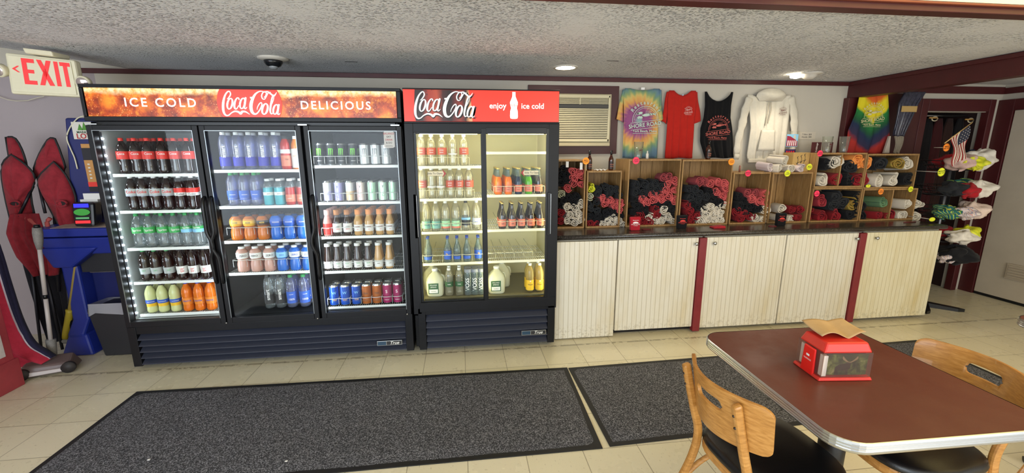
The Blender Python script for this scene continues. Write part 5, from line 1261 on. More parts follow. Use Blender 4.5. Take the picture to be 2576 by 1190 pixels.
def shirt(label, mt, x0, x1, z0, z1, sl, name='t_shirt', cat='T-shirt', neck=.035, seed=0, sleeve=(.0, .0)):
    t = thing(name, label, cat, ((x0 + x1) / 2, YS, z0), 'shirts hung on the wall')
    w = x1 - x0; m = MB()
    dip = lambda u: -neck * max(0, math.cos((u - .5) * PI / .62)) if abs(u - .5) < .31 else .004
    drape(m, mt, [(0, x0 + .025), (.12, x0 + .012), (.4, x0 + .02), (1, x0 + .03)], [(0, x1 - .02), (.12, x1 - .01), (.4, x1 - .02), (1, x1 + .0)], z1, z0, YS, seed=seed, top=dip)
    for sg, xe in ((-1, x0), (1, x1)):
        xo = xe + sg * sl[0 if sg < 0 else 1]; xi = xe - sg * .022
        def f(u, v, sg=sg, xo=xo, xi=xi):
            a = Vector((xi, 0, z1 - .004)).lerp(Vector((xi, 0, z1 - .30)), v); b = Vector((xi + sg * .02, 0, z1 - .01)).lerp(Vector((xo, 0, z1 - .27)), v); p = a.lerp(b, u)
            return (p.x, YS + .006 - .012 * math.sin(PI * u) - .006 * math.sin(v * 7 + seed), p.z)
        m.grid(f, 8, 12, mt)
    bd = m.build('cloth_body', t, solid=.005)
    return t, bd
def m_off(o): return o
t, bd = shirt('pastel tie-dye T-shirt with lobster crest beside the air conditioner', TD, 1.808, 2.185, 1.497, 2.125, (.045, .035), seed=1, neck=.012)
bd.data.transform(Matrix.Translation((0, 0, -.40))); bd.location = (0, 0, .40)
m = MB(); emblem(m, P_('pale aqua ink', '#b9cfc0'), 2.03, 1.86, YS - .036, .31); m.build('printed_crest', t)
MB().box(1.985, 2.02, YS - .005, YS + .001, 2.118, 2.138, pw).build('care_tag', t)
t, bd = shirt('red T-shirt with small white chest crest', cloth('bright red', '#b5251c', noise=.06), 2.238, 2.545, 1.494, 2.112, (.03, .06), seed=3, neck=.04)
m = MB(); emblem(m, P_('pink ink', '#e3b4ae'), 2.452, 1.932, YS - .030, .085); m.build('printed_crest', t)
MB().box(2.39, 2.405, YS - .006, YS, 2.07, 2.085, pgy).build('care_tag', t)
# tank top
t = thing('tank_top', 'black tank top with large coral lobster crest', 'tank top', (2.77, YS, 1.494), 'shirts hung on the wall'); m = MB()
BT = cloth('tank black', '#0e0e10', noise=.05)
drape(m, BT, [(0, 2.618), (.2, 2.628), (.38, 2.622), (.55, 2.598), (.75, 2.61), (1, 2.68)], [(0, 2.905), (.2, 2.892), (.38, 2.895), (.55, 2.925), (.75, 2.95), (1, 2.975)], 2.11, 1.494, YS, seed=5,
      top=lambda u: -.085 * max(0, math.cos((u - .5) * PI / .86)) ** .7 if abs(u - .5) < .43 else 0)
m.build('cloth_body', t, solid=.005)
m = MB(); emblem(m, P_('coral ink', '#b9554c'), 2.765, 1.775, YS - .036, .245); m.build('printed_crest', t)
# hoodie
HO = cloth('hoodie cream', '#cbc5b6', noise=.05); HD = cloth('hoodie cord', '#a8a08e')
t = thing('hoodie', 'cream hooded sweatshirt with front pocket and hanging drawstrings', 'hoodie', (3.33, YS, 1.45), 'shirts hung on the wall'); m = MB()
drape(m, HO, [(0, 3.05), (.15, 3.07), (.5, 3.11), (.93, 3.115), (1, 3.13)], [(0, 3.51), (.15, 3.50), (.5, 3.50), (.93, 3.515), (1, 3.50)], 2.085, 1.468, YS - .006, seed=2, folds=.015, nfold=5, top=lambda u: -.05 * max(0, math.cos((u - .5) * PI / .8)) if abs(u - .5) < .4 else .004)
m.build('cloth_body', t, solid=.008)
for sg, P in ((-1, [(3.07, 2.06), (3.04, 1.95), (3.02, 1.80), (2.995, 1.65), (3.0, 1.53)]), (1, [(3.50, 2.07), (3.55, 1.93), (3.575, 1.80), (3.59, 1.64), (3.585, 1.50)])):
    m = MB(); m.tube([(a, YS - .012, b) for a, b in catmull(P, 4)], [.030 + .008 * math.sin(PI * k / 16) + .005 * math.sin(k * 1.9) + .004 * (k < 8) for k in range(17)], 12, HO, flat=.28, hint=(0, 1, 0)); m.tube([(P[-1][0], YS - .012, P[-1][1]), (P[-1][0] - .005, YS - .012, P[-1][1] - .05)], [.028, .026], 12, HO, flat=.45, hint=(0, 1, 0)); m.build('sleeve', t)
m = MB()
m.grid(lambda u, v: (3.29 + .155 * math.cos(PI * u) * (1 - .25 * v) * -1, YS - .014 - .05 * math.sin(PI * v) * math.sin(PI * u), 2.07 + .078 * math.sin(PI * u) * (1 - v) + .014 * math.sin(9 * u) * math.sin(PI * v) - .04 * v), 26, 12, HO)
m.build('hood', t, solid=.01, sub=1)
m = MB()
m.grid(lambda u, v: (3.20 + .18 * u + (.02 - .04 * u) * (1 - v), YS - .030 - .004 * math.sin(PI * u), 1.76 - .20 * v), 8, 8, HO); m.build('pocket', t, solid=.008)
m = MB().box(3.12, 3.505, YS - .028, YS - .006, 1.445, 1.485, HO); m.build('hem', t, bevel=.008)
m = MB(); m.tube(catmull([(3.265, YS - .028, 2.02), (3.258, YS - .036, 1.95), (3.25, YS - .037, 1.86), (3.245, YS - .036, 1.80)], 4), .004, 6, HD); m.tube(catmull([(3.285, YS - .028, 2.02), (3.29, YS - .036, 1.95), (3.28, YS - .037, 1.88), (3.272, YS - .036, 1.82)], 4), .004, 6, HD); m.build('drawstring', t)
m = MB(); emblem(m, P_('dark red ink', '#5c1c1e'), 3.42, 1.935, YS - .034, .085); m.build('printed_crest', t)
# clear bag with prints and paper notice
m = MB().box(3.49, 3.64, YS - .020, YS - .014, 1.515, 1.75, clear('clear bag', '#f2f2ec', .12, '#e0ddd2', .1)); t = thing('bagged_print', 'clear plastic bag with two colourful prints hung beside the hoodie', 'print', (3.565, YS - .02, 1.515)); m.build('clear_bag', t)
m = MB(); m.box(3.503, 3.625, YS - .0225, YS - .0205, 1.60, 1.72, plb); m.prism([(3.505, 1.605), (3.505, 1.705), (3.54, 1.70), (3.62, 1.655), (3.62, 1.605)], YS - .024, YS - .0226, P_('crimson print', '#9a2540'))
for i in range(5): m.box(3.515 + i * .021, 3.525 + i * .021, YS - .025, YS - .0241, 1.61, 1.66, pw)
m.build('print_sheet', t)
m = MB().box(3.505, 3.615, YS - .0225, YS - .0205, 1.525, 1.575, P_('violet print', '#3a2a66')); 
for i in range(4): m.box(3.515 + i * .024, 3.53 + i * .024, YS - .0235, YS - .0226, 1.535, 1.56, pr)
m.build('print_sheet', t)
m = MB().box(3.665, 3.86, .796, .7985, 1.672, 1.745, P_('cream notice', '#c8bfae'))
text_to(m, 'T-Shirt  $20', .021, INK, front(3.765, 1.72, .795)); text_to(m, 'Hoodie  $40', .021, INK, front(3.765, 1.695, .795))
solo(m, 'paper_notice', 'small cream paper notice taped to the wall beside the hoodie', 'notice', (3.76, .797, 1.672))
# rainbow shirt and bagged goods in front of the red wall panel
YP = .70
def m_rasta():
    k = NT('rainbow dyed shirt'); x, y, z = k.sep()
    d = k.math('ADD', k.math('ADD', k.math('MULTIPLY', z, 1.0), k.math('MULTIPLY', k.math('ABSOLUTE', x), -.85)), k.math('MULTIPLY', k.noise(9, 3), .07))
    k.base(k.ramp(k.math('MULTIPLY_ADD', d, 1.15, .60), [(0, '#8d1a1c'), (.27, '#a8281e'), (.33, '#2c2340'), (.44, '#122444'), (.50, '#104c2c'), (.62, '#1c7a34'), (.66, '#dccb1c'), (.78, '#e4d21e'), (.85, '#d8641c'), (1, '#b92a1c')])); k.b.inputs['Roughness'].default_value = .85; k.bump(k.noise(50, 3), .3, .003); return k.m
RAS = m_rasta()
t = thing('t_shirt', 'rainbow tie-dye shirt with crest hung on the red wall panel', 'T-shirt', (4.36, YP, 1.53), 'shirts hung on the wall'); m = MB()
drape(m, RAS, [(0, 4.19), (.3, 4.17), (.6, 4.115), (1, 4.13)], [(0, 4.50), (.4, 4.55), (.7, 4.60), (1, 4.58)], 2.10, 1.532, YP, seed=4, nfold=3, folds=.018)
bd = m.build('cloth_body', t, solid=.006)
bd.data.transform(Matrix.Translation((0, 0, -.30))); bd.location = (0, 0, .30)
m = MB(); emblem(m, P_('pale yellow ink', '#d9cf9e'), 4.335, 1.90, YP - .04, .25); m.build('printed_crest', t)
t = thing('bagged_cloth', 'dark grey bagged cloth with a kraft label hung by the doorway', 'bagged goods', (4.70, .66, 1.53)); m = MB()
drape(m, mat('wrapped grey cloth', '#3a3a48', .25, noise=.4, nscale=40), [(0, 4.64), (.25, 4.585), (1, 4.60)], [(0, 4.86), (.25, 4.79), (.6, 4.74), (1, 4.70)], 2.12, 1.70, .66, seed=8, nfold=5); m.build('cloth_body', t, solid=.02)
MB().box(4.60, 4.77, .630, .634, 1.93, 1.985, mat('kraft card', '#b9985c', .7)).build('kraft_label', t)
m = MB(); drape(m, cloth('beige cloth', '#8e8474'), [(0, 4.60), (1, 4.63)], [(0, 4.70), (1, 4.68)], 1.70, 1.535, .655, seed=3); m.build('lower_cloth', t, solid=.01)
solo(MB().hexa([(4.50, .64, 1.535), (4.56, .64, 1.535), (4.56, .66, 1.535), (4.50, .66, 1.535), (4.53, .64, 1.70), (4.545, .64, 1.70), (4.545, .66, 1.70), (4.53, .66, 1.70)], P_('pale flyer', '#b8ada0')), 'folded_flyer', 'pale folded flyer leaning before the rainbow shirt', 'paper', (4.53, .65, 1.535), bevel=.002)

# ================================================================ WIRE RACK
t = thing('display_rack', 'black spinning wire basket rack behind the counter end', 'display rack', (4.98, .40, 0))
RX, RY = 4.98, .40; BW = mat('black wire', '#121214', .4)
m = MB().tube([(RX, RY, .04), (RX, RY, 1.58)], .013, 12, mat('dull chrome pole', '#77787a', .4, metal=.8)); m.build('pole', t)
m = MB()
for i in range(4):
    a = PI / 4 + i * PI / 2; d = Vector((math.cos(a), math.sin(a), 0)); n_ = Vector((-d.y, d.x, 0)); c0 = Vector((RX, RY, 0))
    P = [c0 + n_ * .035, c0 + d * .25 + n_ * .03, c0 + d * .30, c0 + d * .25 - n_ * .03, c0 - n_ * .035]
    m.add([tuple(p) for p in P] + [(p.x, p.y, .045 if i_ in (0, 4) else .03) for i_, p in enumerate(P)], [(4, 3, 2, 1, 0), (5, 6, 7, 8, 9)] + [(k, (k + 1) % 5, (k + 1) % 5 + 5, k + 5) for k in range(5)], BW)
m.build('base', t)
def basket(z, r0=.17, r1=.235, h=.085):
    m = MB(); n = 28
    for rr, zz in ((r1, z + h), ((r0 + r1) / 2, z + h / 2), (r0, z)):
        m.tube([(RX + rr * math.cos(2 * PI * k / n), RY + rr * .9 * math.sin(2 * PI * k / n), zz) for k in range(n)], .0045, 5, BW, closed=True)
    for k in range(18):
        a = 2 * PI * k / 18; m.tube([(RX + r1 * math.cos(a), RY + r1 * .9 * math.sin(a), z + h), (RX + r0 * math.cos(a), RY + r0 * .9 * math.sin(a), z), (RX, RY, z)], .002, 4, BW)
    m.build('basket', t)
LV = [1.38, 1.14, .93, .70, .50]
for z in LV: basket(z)
def crumple(x, y, z, sx, sy, sz, mt, seed, name, label, cat='garment', group='garments in the wire rack'):
    rn = random.Random(seed); ph = [rn.uniform(0, 6.3) for _ in range(8)]; m = MB()
    def f(u, v):
        a = 2 * PI * u; b = PI * v
        k = 1 + .16 * math.sin(3 * a + ph[0] + 2 * b) + .13 * math.sin(5 * b + ph[1] + a) + .10 * math.sin(7 * a + ph[2]) * math.sin(4 * b + ph[3]) + .05 * math.sin(13 * a + ph[4] + 5 * b)
        return (x + sx * k * math.cos(a) * math.sin(b), y + sy * k * math.sin(a) * math.sin(b), z + sz * .85 * k * math.cos(b) + sz * .7)
    m.grid(f, 36, 20, mt); return solo(m, name, label, cat, (x, y, z), group)
KN = cloth('navy', '#1a2444'); KRD = cloth('cherry red', '#a51f26')
RK = [(4.86, .24, 1.40, .10, .09, .055, cloth('pale rose', '#c9a9a0'), 'pale rose crumpled shirt in the top rack basket'), (4.93, .18, 1.40, .10, .06, .045, DYW, 'yellow toy-patterned shirt in the top rack basket'),
 (5.08, .26, 1.41, .11, .10, .07, cloth('rack white', '#ddd6ca'), 'white shirt in the top rack basket'), (5.18, .38, 1.41, .08, .08, .065, KN, 'navy shirt in the top rack basket'), (5.0, .42, 1.41, .14, .08, .05, KRD, 'red shirt at the back of the top rack basket'),
 (4.86, .26, 1.165, .08, .09, .05, KG, 'charcoal shirt in the second rack basket'), (4.95, .20, 1.15, .08, .07, .05, KRD, 'red shirt in the second rack basket'), (5.07, .21, 1.155, .09, .09, .06, cloth('rack white', '#ddd6ca'), 'white shirt with red trim in the second rack basket'), (5.08, .36, 1.18, .12, .08, .05, DBY, 'blue and yellow shirt in the second rack basket'),
 (4.84, .26, .945, .09, .09, .05, DBY, 'blue and yellow shirt in the third rack basket'), (4.97, .20, .94, .10, .07, .045, DPA, 'red and white patterned shirt in the third rack basket'), (5.10, .25, .95, .10, .10, .06, cloth('pale cream', '#e0c9bb'), 'cream shirt in the third rack basket'),
 (4.98, .20, .715, .12, .08, .05, cloth('rack white', '#ddd6ca'), 'white shirt in the fourth rack basket'), (5.10, .24, .73, .08, .08, .055, DYW, 'yellow patterned shirt in the fourth rack basket'), (5.0, .36, .72, .14, .08, .05, KR, 'dark red shirt in the fourth rack basket'),
 (5.0, .24, .51, .15, .12, .07, KB, 'black garment heaped in the lowest rack basket'), (4.88, .22, .52, .06, .06, .04, DPA, 'small patterned shirt in the lowest rack basket')]
for i, (x, y, z, sx, sy, sz, mt, lb) in enumerate(RK): crumple(x, y, z, sx * 1.08, sy * 1.1, sz * 1.35, mt, i + 40, 'folded_garment', lb)
star(2381, 371, 'a', ('SMALL', 'ONE TWO'), .032, 'orange star tag on top of the wire rack', .17, stem=.10); star(2368, 433, 'y', ('MEDIUM', 'ONE TWO'), .035, 'yellow star tag on the second rack basket', .16, stem=.22); star(2345, 552, 'y', ('', ''), .03, 'small lime star tag low on the wire rack', .18, sq=.6, stem=.22)
# small flag stuck in the rack
t = thing('small_flag', 'small stars and stripes flag on a wooden stick in the rack', 'flag', (4.9, .14, 1.5))
a, b_ = at(2390, 350, 'y', .14), at(2446, 308, 'y', .14)
MB().tube([a + (a - b_) * .25, b_], .0045, 8, mat('light stick', '#c9a468', .5)).build('stick', t)
m = MB(); FR, FW, FB = P_('flag red', '#8e2a2c'), P_('flag white', '#cfc6b8'), P_('flag navy', '#1c2238')
d = (b_ - a).normalized(); dn = Vector((.10, 0, -1)).normalized()
p0 = b_ - d * .03
def fl(u, v): p = p0 - d * .19 * u * (1 - .25 * v) + dn * .28 * v; return (p.x + .012 * math.sin(u * 9) * v, p.y - .012 * math.sin(v * 7 + u * 5), p.z)
for i in range(13):
    m.grid(lambda u, v, i=i: fl((i + u) / 13, v), 2, 12, FR if i % 2 == 0 else FW)
m.grid(lambda u, v: (lambda p: (p[0], p[1] - .002, p[2]))(fl(u * .54, v * .45)), 6, 6, FB)
for i in range(4):
    for j in range(5):
        c0 = fl(.06 + .12 * i, .05 + .085 * j); m.add([(c0[0] + .004 * math.cos(a_), c0[1] - .004, c0[2] + .004 * math.sin(a_)) for a_ in [k * PI / 3 for k in range(6)]], [tuple(range(6))], FW)
m.build('flag_cloth', t)
# closet contents: garment rail with hanging coats, caps
t = thing('garment_rail', 'chrome hanging rail inside the dark closet', 'rail', (5.43, 1.0, 1.92)); MB().tube([(5.03, 1.0, 1.93), (5.85, 1.0, 1.93)], .014, 10, STEEL).build('rail', t)
for i in range(6):
    x = 5.12 + i * .13; m = MB(); drape(m, cloth(['coat maroon', 'coat brown', 'coat black'][i % 3], ['#3a1416', '#2e1c18', '#141214'][i % 3]), [(0, x - .03), (.1, x - .06), (1, x - .07)], [(0, x + .03), (.1, x + .055), (1, x + .07)], 1.90, .75, 1.0, seed=i, nu=10, nv=12)
    solo(m, 'hanging_coat', f'{["maroon", "brown", "black"][i % 3]} coat hanging in the closet, {ORD[i]} from left', 'coat', (x, 1.0, .75), 'coats in the closet', solid=.02)
for px, py, lb in ((2340, 297, 'straw coloured cap on the closet rail above the coats'), (2430, 301, 'cream cap with gold brim in the closet by the flag')):
    p = at(px, py, 'y', .95); m = MB().tube([(p.x - .05, .92, p.z), (p.x + .05, .92, p.z)], .008, 8, mat('hanger wood', '#b98a46', .5)); m.tube([(p.x + .02 + .035 * math.cos(k * PI / 6), .92, p.z - .01 + .022 * math.sin(k * PI / 6)) for k in range(12)], .006, 6, mat('cream ring', '#c9bda0', .4), closed=True)
    solo(m, 'wooden_hanger', lb.replace('cap', 'hanger'), 'hanger', (p.x, .92, p.z))
# ================================================================ LEFT CORNER
BLU = mat('lottery blue plastic', '#20308c', .35, noise=.08, nscale=4); NAV = mat('lottery navy plastic', '#1c2460', .4)
lx0, lx1 = -2.83, -2.20
t = thing('lottery_terminal', 'blue play station with a sloped desk and tall navy back panel', 'lottery machine', (-2.52, .52, 0))
m = MB()
prof = [(.36, 0), (.34, .14), (.44, .30), (.44, .76), (.36, .86), (.335, .98), (.335, 1.045), (.70, 1.10), (.74, 1.10), (.74, 0)]
m.hexa([(-2.83, .30, 0), (-2.60, .30, 0), (-2.60, .70, 0), (-2.83, .70, 0), (-2.80, .36, .16), (-2.67, .36, .16), (-2.67, .72, .16), (-2.80, .72, .16)], BLU)
m.hexa([(-2.80, .36, .70), (-2.67, .36, .70), (-2.67, .72, .70), (-2.80, .72, .70), (-2.85, .34, .86), (-2.45, .34, .86), (-2.45, .72, .86), (-2.85, .72, .86)], BLU)
m.prism([(.36, 0), (.35, .16), (.42, .26), (.42, .84), (.72, .84), (.72, 0)], -2.80, -2.68, BLU, plane='yz')
m.box(-2.68, lx1, .52, .72, 0, .84, NAV)
m.build('pedestal', t, bevel=.015)
m = MB(); m.hexa([(-2.80, .38, .80), (lx1, .38, .80), (lx1, .74, .80), (-2.80, .74, .80), (-2.855, .32, .94), (lx1, .32, .94), (lx1, .74, .94), (-2.855, .74, .94)], BLU)
m.hexa([(-2.855, .32, .947), (lx1, .32, .947), (lx1, .74, .947), (-2.855, .74, .947), (-2.85, .32, 1.01), (lx1, .32, 1.01), (lx1, .74, 1.06), (-2.80, .74, 1.06)], BLU); m.build('desk', t, bevel=.012)
MB().hexa([(-2.74, .34, 1.0105), (lx1, .34, 1.0105), (lx1, .60, 1.045), (-2.68, .60, 1.045), (-2.74, .34, 1.014), (lx1, .34, 1.014), (lx1, .60, 1.048), (-2.68, .60, 1.048)], mat('paper play slips', '#b5a294', .6, noise=.35, nscale=18)).build('desk_card', t)
MB().box(-2.66, lx1, .425, .60, .645, .82, mat('dark drawer', '#2b2c31', .4)).build('drawer', t, bevel=.004)
MB().box(-2.60, lx1, .418, .425, .642, .648, STEEL).lathe([(0, 0), (.008, 0), (.008, .004), (0, .004)], 10, STEEL, (-2.5, .42, .80)).build('drawer_trim', t)
m = MB(); m.hexa([(-2.70, .48, 1.02), (lx1, .48, 1.02), (lx1, .60, 1.02), (-2.70, .60, 1.02), (-2.60, .48, 1.82), (lx1, .48, 1.82), (lx1, .60, 1.82), (-2.60, .60, 1.82)], NAV); m.build('back_panel', t, bevel=.012)
p = at(190, 312, 'y', .47); m = MB().box(-2.555, -2.25, .468, .478, 1.665, 1.79, P_('sign ivory', '#d6d2c6'))
text_to(m, 'LOTTERY', .052, P_('brick ink', '#b0282c'), front(-2.425, 1.685, .466), offset=.02); text_to(m, 'MAINE', .022, P_('dark green ink', '#1c4a2a'), front(-2.495, 1.715, .466), offset=.015)
for k_, (x, h) in enumerate(((-2.50, .045), (-2.47, .06), (-2.44, .05), (-2.41, .062))): m.add([(x - .018, .4655, 1.73), (x + .018, .4655, 1.73), (x, .4655, 1.73 + h)], [(0, 1, 2)], P_('pine green', '#4c8a2e'))
m.build('sign', t)
m = MB(); m.box(-2.52, -2.25, .468, .480, 1.27, 1.63, P_('poster gold', '#c08a4a')); m.box(-2.52, -2.25, .466, .470, 1.51, 1.60, INK); m.box(-2.52, -2.25, .465, .469, 1.31, 1.345, pr); m.box(-2.52, -2.25, .465, .469, 1.27, 1.31, INK)
for i in range(4):
    for j in range(5): m.box(-2.50 + i * .05, -2.485 + i * .05, .4665, .4695, 1.37 + j * .026, 1.38 + j * .026, P_('sign ivory', '#d6d2c6'))
m.build('poster', t)
m = MB().box(-2.58, -2.46, .44, .47, 1.17, 1.215, pw); m.box(-2.56, -2.44, .45, .475, 1.215, 1.26, pw); m.box(-2.44, -2.3, .45, .475, 1.10, 1.235, P_('tan slips', '#b29a80')); text_to(m, 'PLAY', .02, pgy, front(-2.52, 1.193, .438)); m.build('play_slips', t)
# ticket checker
t = thing('ticket_checker', 'black ticket checker with blue screen and green oval on the desk', 'ticket checker', (-2.51, .36, 1.03)); m = MB()
m.hexa([(-2.57, .33, 1.02), (-2.43, .33, 1.02), (-2.43, .42, 1.05), (-2.57, .42, 1.05), (-2.585, .36, 1.20), (-2.43, .36, 1.20), (-2.43, .44, 1.20), (-2.585, .44, 1.20)], mat('checker black', '#17171b', .35)); m.build('checker_body', t, bevel=.018)
T2 = lambda u, v: (-2.505 + u - v * .06, .325 + (v + .09) * .17, 1.12 + v)
def face(mt, u0, u1, v0, v1, nm, oval=False):
    m = MB()
    if oval: m.add([T2((u0 + u1) / 2 + (u1 - u0) / 2 * math.cos(a), (v0 + v1) / 2 + (v1 - v0) / 2 * math.sin(a)) for a in [2 * PI * k / 24 for k in range(24)]], [tuple(range(24))], mt)
    else: m.add([T2(u0, v0), T2(u1, v0), T2(u1, v1), T2(u0, v1)], [(0, 1, 2, 3)], mt)
    m.build(nm, t)
face(mat('blue screen', '#2b2bff', .4, emit=1.1), -.05, .05, .045, .072, 'screen'); face(mat('green oval', '#3f9a3f', .4, emit=.15), -.055, .055, -.015, .035, 'green_panel', True)
face(mat('pale green strip', '#6fc080', .4), -.045, .045, -.04, -.027, 'green_strip'); face(mat('red scanner glow', '#ff2a30', .4, emit=1.0), -.05, .05, -.072, -.052, 'scan_window')
# waste bin
t = thing('waste_bin', 'dark waste bin with a clear liner beside the blue play station', 'waste bin', (-2.40, .33, 0)); m = MB()
x0, y0 = -2.40, .36
m.hexa([(-2.50, .27, 0), (-2.28, .27, 0), (-2.28, .47, 0), (-2.50, .47, 0), (-2.535, .24, .40), (-2.25, .24, .40), (-2.25, .50, .40), (-2.535, .50, .40)], mat('bin black plastic', '#26262a', .5)); m.build('bin_body', t, bevel=.012)
m = MB(); n = 40
def lin_(u, v):
    a = 2 * PI * u; c_, s_ = math.cos(a), math.sin(a); e = .35
    X = math.copysign(abs(c_) ** e, c_); Y_ = math.copysign(abs(s_) ** e, s_); wv = .008 * math.sin(a * 11) * v
    return (-2.392 + (.150 + wv + .004 * v) * X, .37 + (.137 + wv) * Y_, .425 - .085 * v + .012 * math.sin(a * 7 + 1) * v + .02 * math.sin(a) * -1)
m.grid(lin_, n, 6, clear('bin liner', '#d8d8e0', .5, '#c9c9d2', .15)); m.build('liner', t)
# carpet sweeper
GRYP = mat('pale grey handle', '#b9b0ae', .4); t = thing('carpet_sweeper', 'grey carpet sweeper with a long pale handle standing in the corner', 'carpet sweeper', (-2.70, .08, 0))
hb = Vector((-2.70, .10, .10)); ht = Vector((-2.605, .10, 1.06))
J = lambda s_: hb.lerp(ht, s_)
m = MB().tube([J(.12), J(.47)], .0125, 10, GRYP).tube([J(.49), J(.86)], .0125, 10, GRYP).tube([J(.465), J(.495)], .014, 10, BLKM); m.build('pole', t)
m = MB().tube([J(.84), J(.90), J(.96), J(1.0)], [.015, .024, .027, .024], 14, mat('speckled grip', '#7d7a78', .7, noise=.3, nscale=200)).tube([J(1.0), J(1.02)], [.018, .016], 12, BLKM); m.build('grip', t)
m = MB().tube([J(-.03), J(.05), J(.14)], [.022, .026, .028], 12, mat('speckled grip', '#7d7a78', .7, noise=.3, nscale=200)); m.build('neck', t)
m = MB(); ex = Vector((.93, .37, 0)).normalized(); ey = Vector((-ex.y, ex.x, 0)); c0 = Vector((-2.70, .065, 0))
def hp(a, b, c_): p = c0 + ex * a + ey * b; return (p.x, p.y, c_)
BR = mat('sweeper mauve brown', '#6b5a58', .4)
m.hexa([hp(-.14, -.085, .012), hp(.15, -.085, .012), hp(.15, .085, .012), hp(-.14, .085, .012), hp(-.12, -.06, .085), hp(.13, -.06, .07), hp(.12, .05, .105), hp(-.12, .05, .12)], BR); m.build('head', t, bevel=.012)
m = MB().hexa([hp(-.10, -.093, .022), hp(.155, -.093, .022), hp(.155, -.08, .022), hp(-.10, -.08, .022), hp(-.09, -.086, .05), hp(.145, -.086, .042), hp(.145, -.07, .042), hp(-.09, -.07, .05)], GRYP); m.build('front_strip', t, bevel=.003)
m = MB()
for a in (-.115, .125): MB().tube([hp(a, -.094, .042), hp(a, -.07, .042)], .040, 20, mat('wheel dark', '#2f2b2c', .6)).build('wheel', t)
# yellow handled mop
t = thing('mop', 'yellow handled mop leaning behind the blue play station', 'mop', (-2.86, .45, 0)); a, b_ = at(166, 850, 'y', .43), at(188, 690, 'y', .43)
MB().tube([a.lerp(b_, .25), b_ + (b_ - a) * 1.0], .013, 10, mat('yellow wood pole', '#a8904a', .5)).build('pole', t)
m = MB().tube([a, a.lerp(b_, .12), a.lerp(b_, .40), a.lerp(b_, .45)], [.026, .026, .022, .026], 10, mat('yellow plastic', '#b5a02c', .45)); m.build('socket', t)
MB().tube([(a.x - .03, .42, a.z - .02), (a.x + .08, .42, a.z - .03)], .02, 10, mat('grey mop clamp', '#77746c', .5)).build('clamp', t)
# folded camp chairs
FRD = cloth('camp red', '#86262f', noise=.18); PIP = mat('black piping', '#141316', .7); FBK = cloth('camp black mesh', '#1b1a20')
def camp(label, pts_top, pts_low, hole, dy, sg, legs):
    t = thing('camping_chair', label, 'folding chair', (pts_low[0][0], .45 + dy, 0), 'folded camping chairs'); Yc = .46 + dy
    def wing(pts, y, bul, name):
        m = MB(); n = len(pts); cx_ = sum(p[0] for p in pts) / n; cz_ = sum(p[1] for p in pts) / n
        for k in (1.0, .75, .5, .25):
            pass
        ring = catmull(list(pts) + [pts[0]], 3)[:-1]; N = len(ring); lay = []
        for k in (1.0, .8, .55, .3, .0):
            lay.append([(cx_ + (a - cx_) * k, y - bul * (1 - k * k) + .012 * math.sin(a * 60) * (1 - k) * k * 4, cz_ + (b - cz_) * k) for a, b in ring])
        m.add([p for l_ in lay for p in l_], [(j * N + i, j * N + (i + 1) % N, (j + 1) * N + (i + 1) % N, (j + 1) * N + i) for j in range(4) for i in range(N)], FRD, True)
        o = m.build(name, t, solid=.006)
        MB().tube([(a, y - .002, b) for a, b in ring], .007, 6, PIP, closed=True).build('piping', o)
    wing(pts_top, Yc + .03, .03, 'backrest_tip'); wing(pts_low, Yc, .05, 'seat_fabric')
    hx, hz = hole; m = MB(); m.tube([(hx + .036 * math.cos(a), Yc - .055, hz + .022 * math.sin(a)) for a in [2 * PI * k / 18 for k in range(18)]], .008, 6, FRD, closed=True)
    m.add([(hx + .036 * math.cos(a), Yc - .053, hz + .022 * math.sin(a)) for a in [2 * PI * k / 18 for k in range(18)]], [tuple(range(18))], mat('cup hole dark', '#231316', .9)); m.build('cup_holder', t)
    for (xa, za, xb, zb_) in legs: MB().tube([(xa, Yc + .01, za), (xb, Yc - .06, zb_)], .010, 8, mat('dark tube', '#26252c', .35, metal=.5)).build('leg', t)
camp('red folded camping chair on the left with a cup holder hole', [(-3.02, 1.68), (-2.96, 1.67), (-2.93, 1.55), (-2.94, 1.42), (-3.03, 1.42)],
     [(-2.985, 1.555), (-2.90, 1.47), (-2.865, 1.38), (-2.92, 1.25), (-2.93, 1.05), (-2.97, .82), (-3.04, .76), (-3.09, .98), (-3.09, 1.30), (-3.06, 1.48)], (-2.99, 1.195), 0, 1,
     [(-2.90, 1.32, -2.98, 1.10), (-2.98, 1.10, -2.93, .55), (-3.02, .9, -3.05, .02), (-2.95, .8, -2.90, .02)])
camp('red folded camping chair beside the blue play station', [(-2.71, 1.67), (-2.76, 1.66), (-2.87, 1.50), (-2.90, 1.38), (-2.70, 1.42), (-2.69, 1.55)],
     [(-2.725, 1.50), (-2.86, 1.37), (-2.84, 1.22), (-2.79, 1.02), (-2.74, .86), (-2.68, .90), (-2.66, 1.10), (-2.63, 1.24), (-2.665, 1.40)], (-2.69, 1.19), .012, -1,
     [(-2.87, 1.33, -2.81, 1.12), (-2.81, 1.12, -2.84, .5), (-2.80, .9, -2.83, .02), (-2.74, .8, -2.78, .02)])
t = thing('fabric_bundle', 'dark red and black folded cloth bundle hanging between the camping chairs', 'fabric', (-2.93, .44, .4)); m = MB()
drape(m, FRD, [(0, -3.03), (.3, -3.08), (.7, -3.06), (1, -2.99)], [(0, -2.84), (.35, -2.82), (.6, -2.76), (1, -2.82)], 1.12, .64, .40, seed=3, folds=.03, nfold=3); m.build('red_cloth', t, solid=.01)
m = MB(); drape(m, FBK, [(0, -3.10), (1, -3.04)], [(0, -2.74), (.5, -2.72), (1, -2.78)], .98, .06, .47, seed=6, folds=.03, nfold=5); m.build('black_cloth', t, solid=.01)
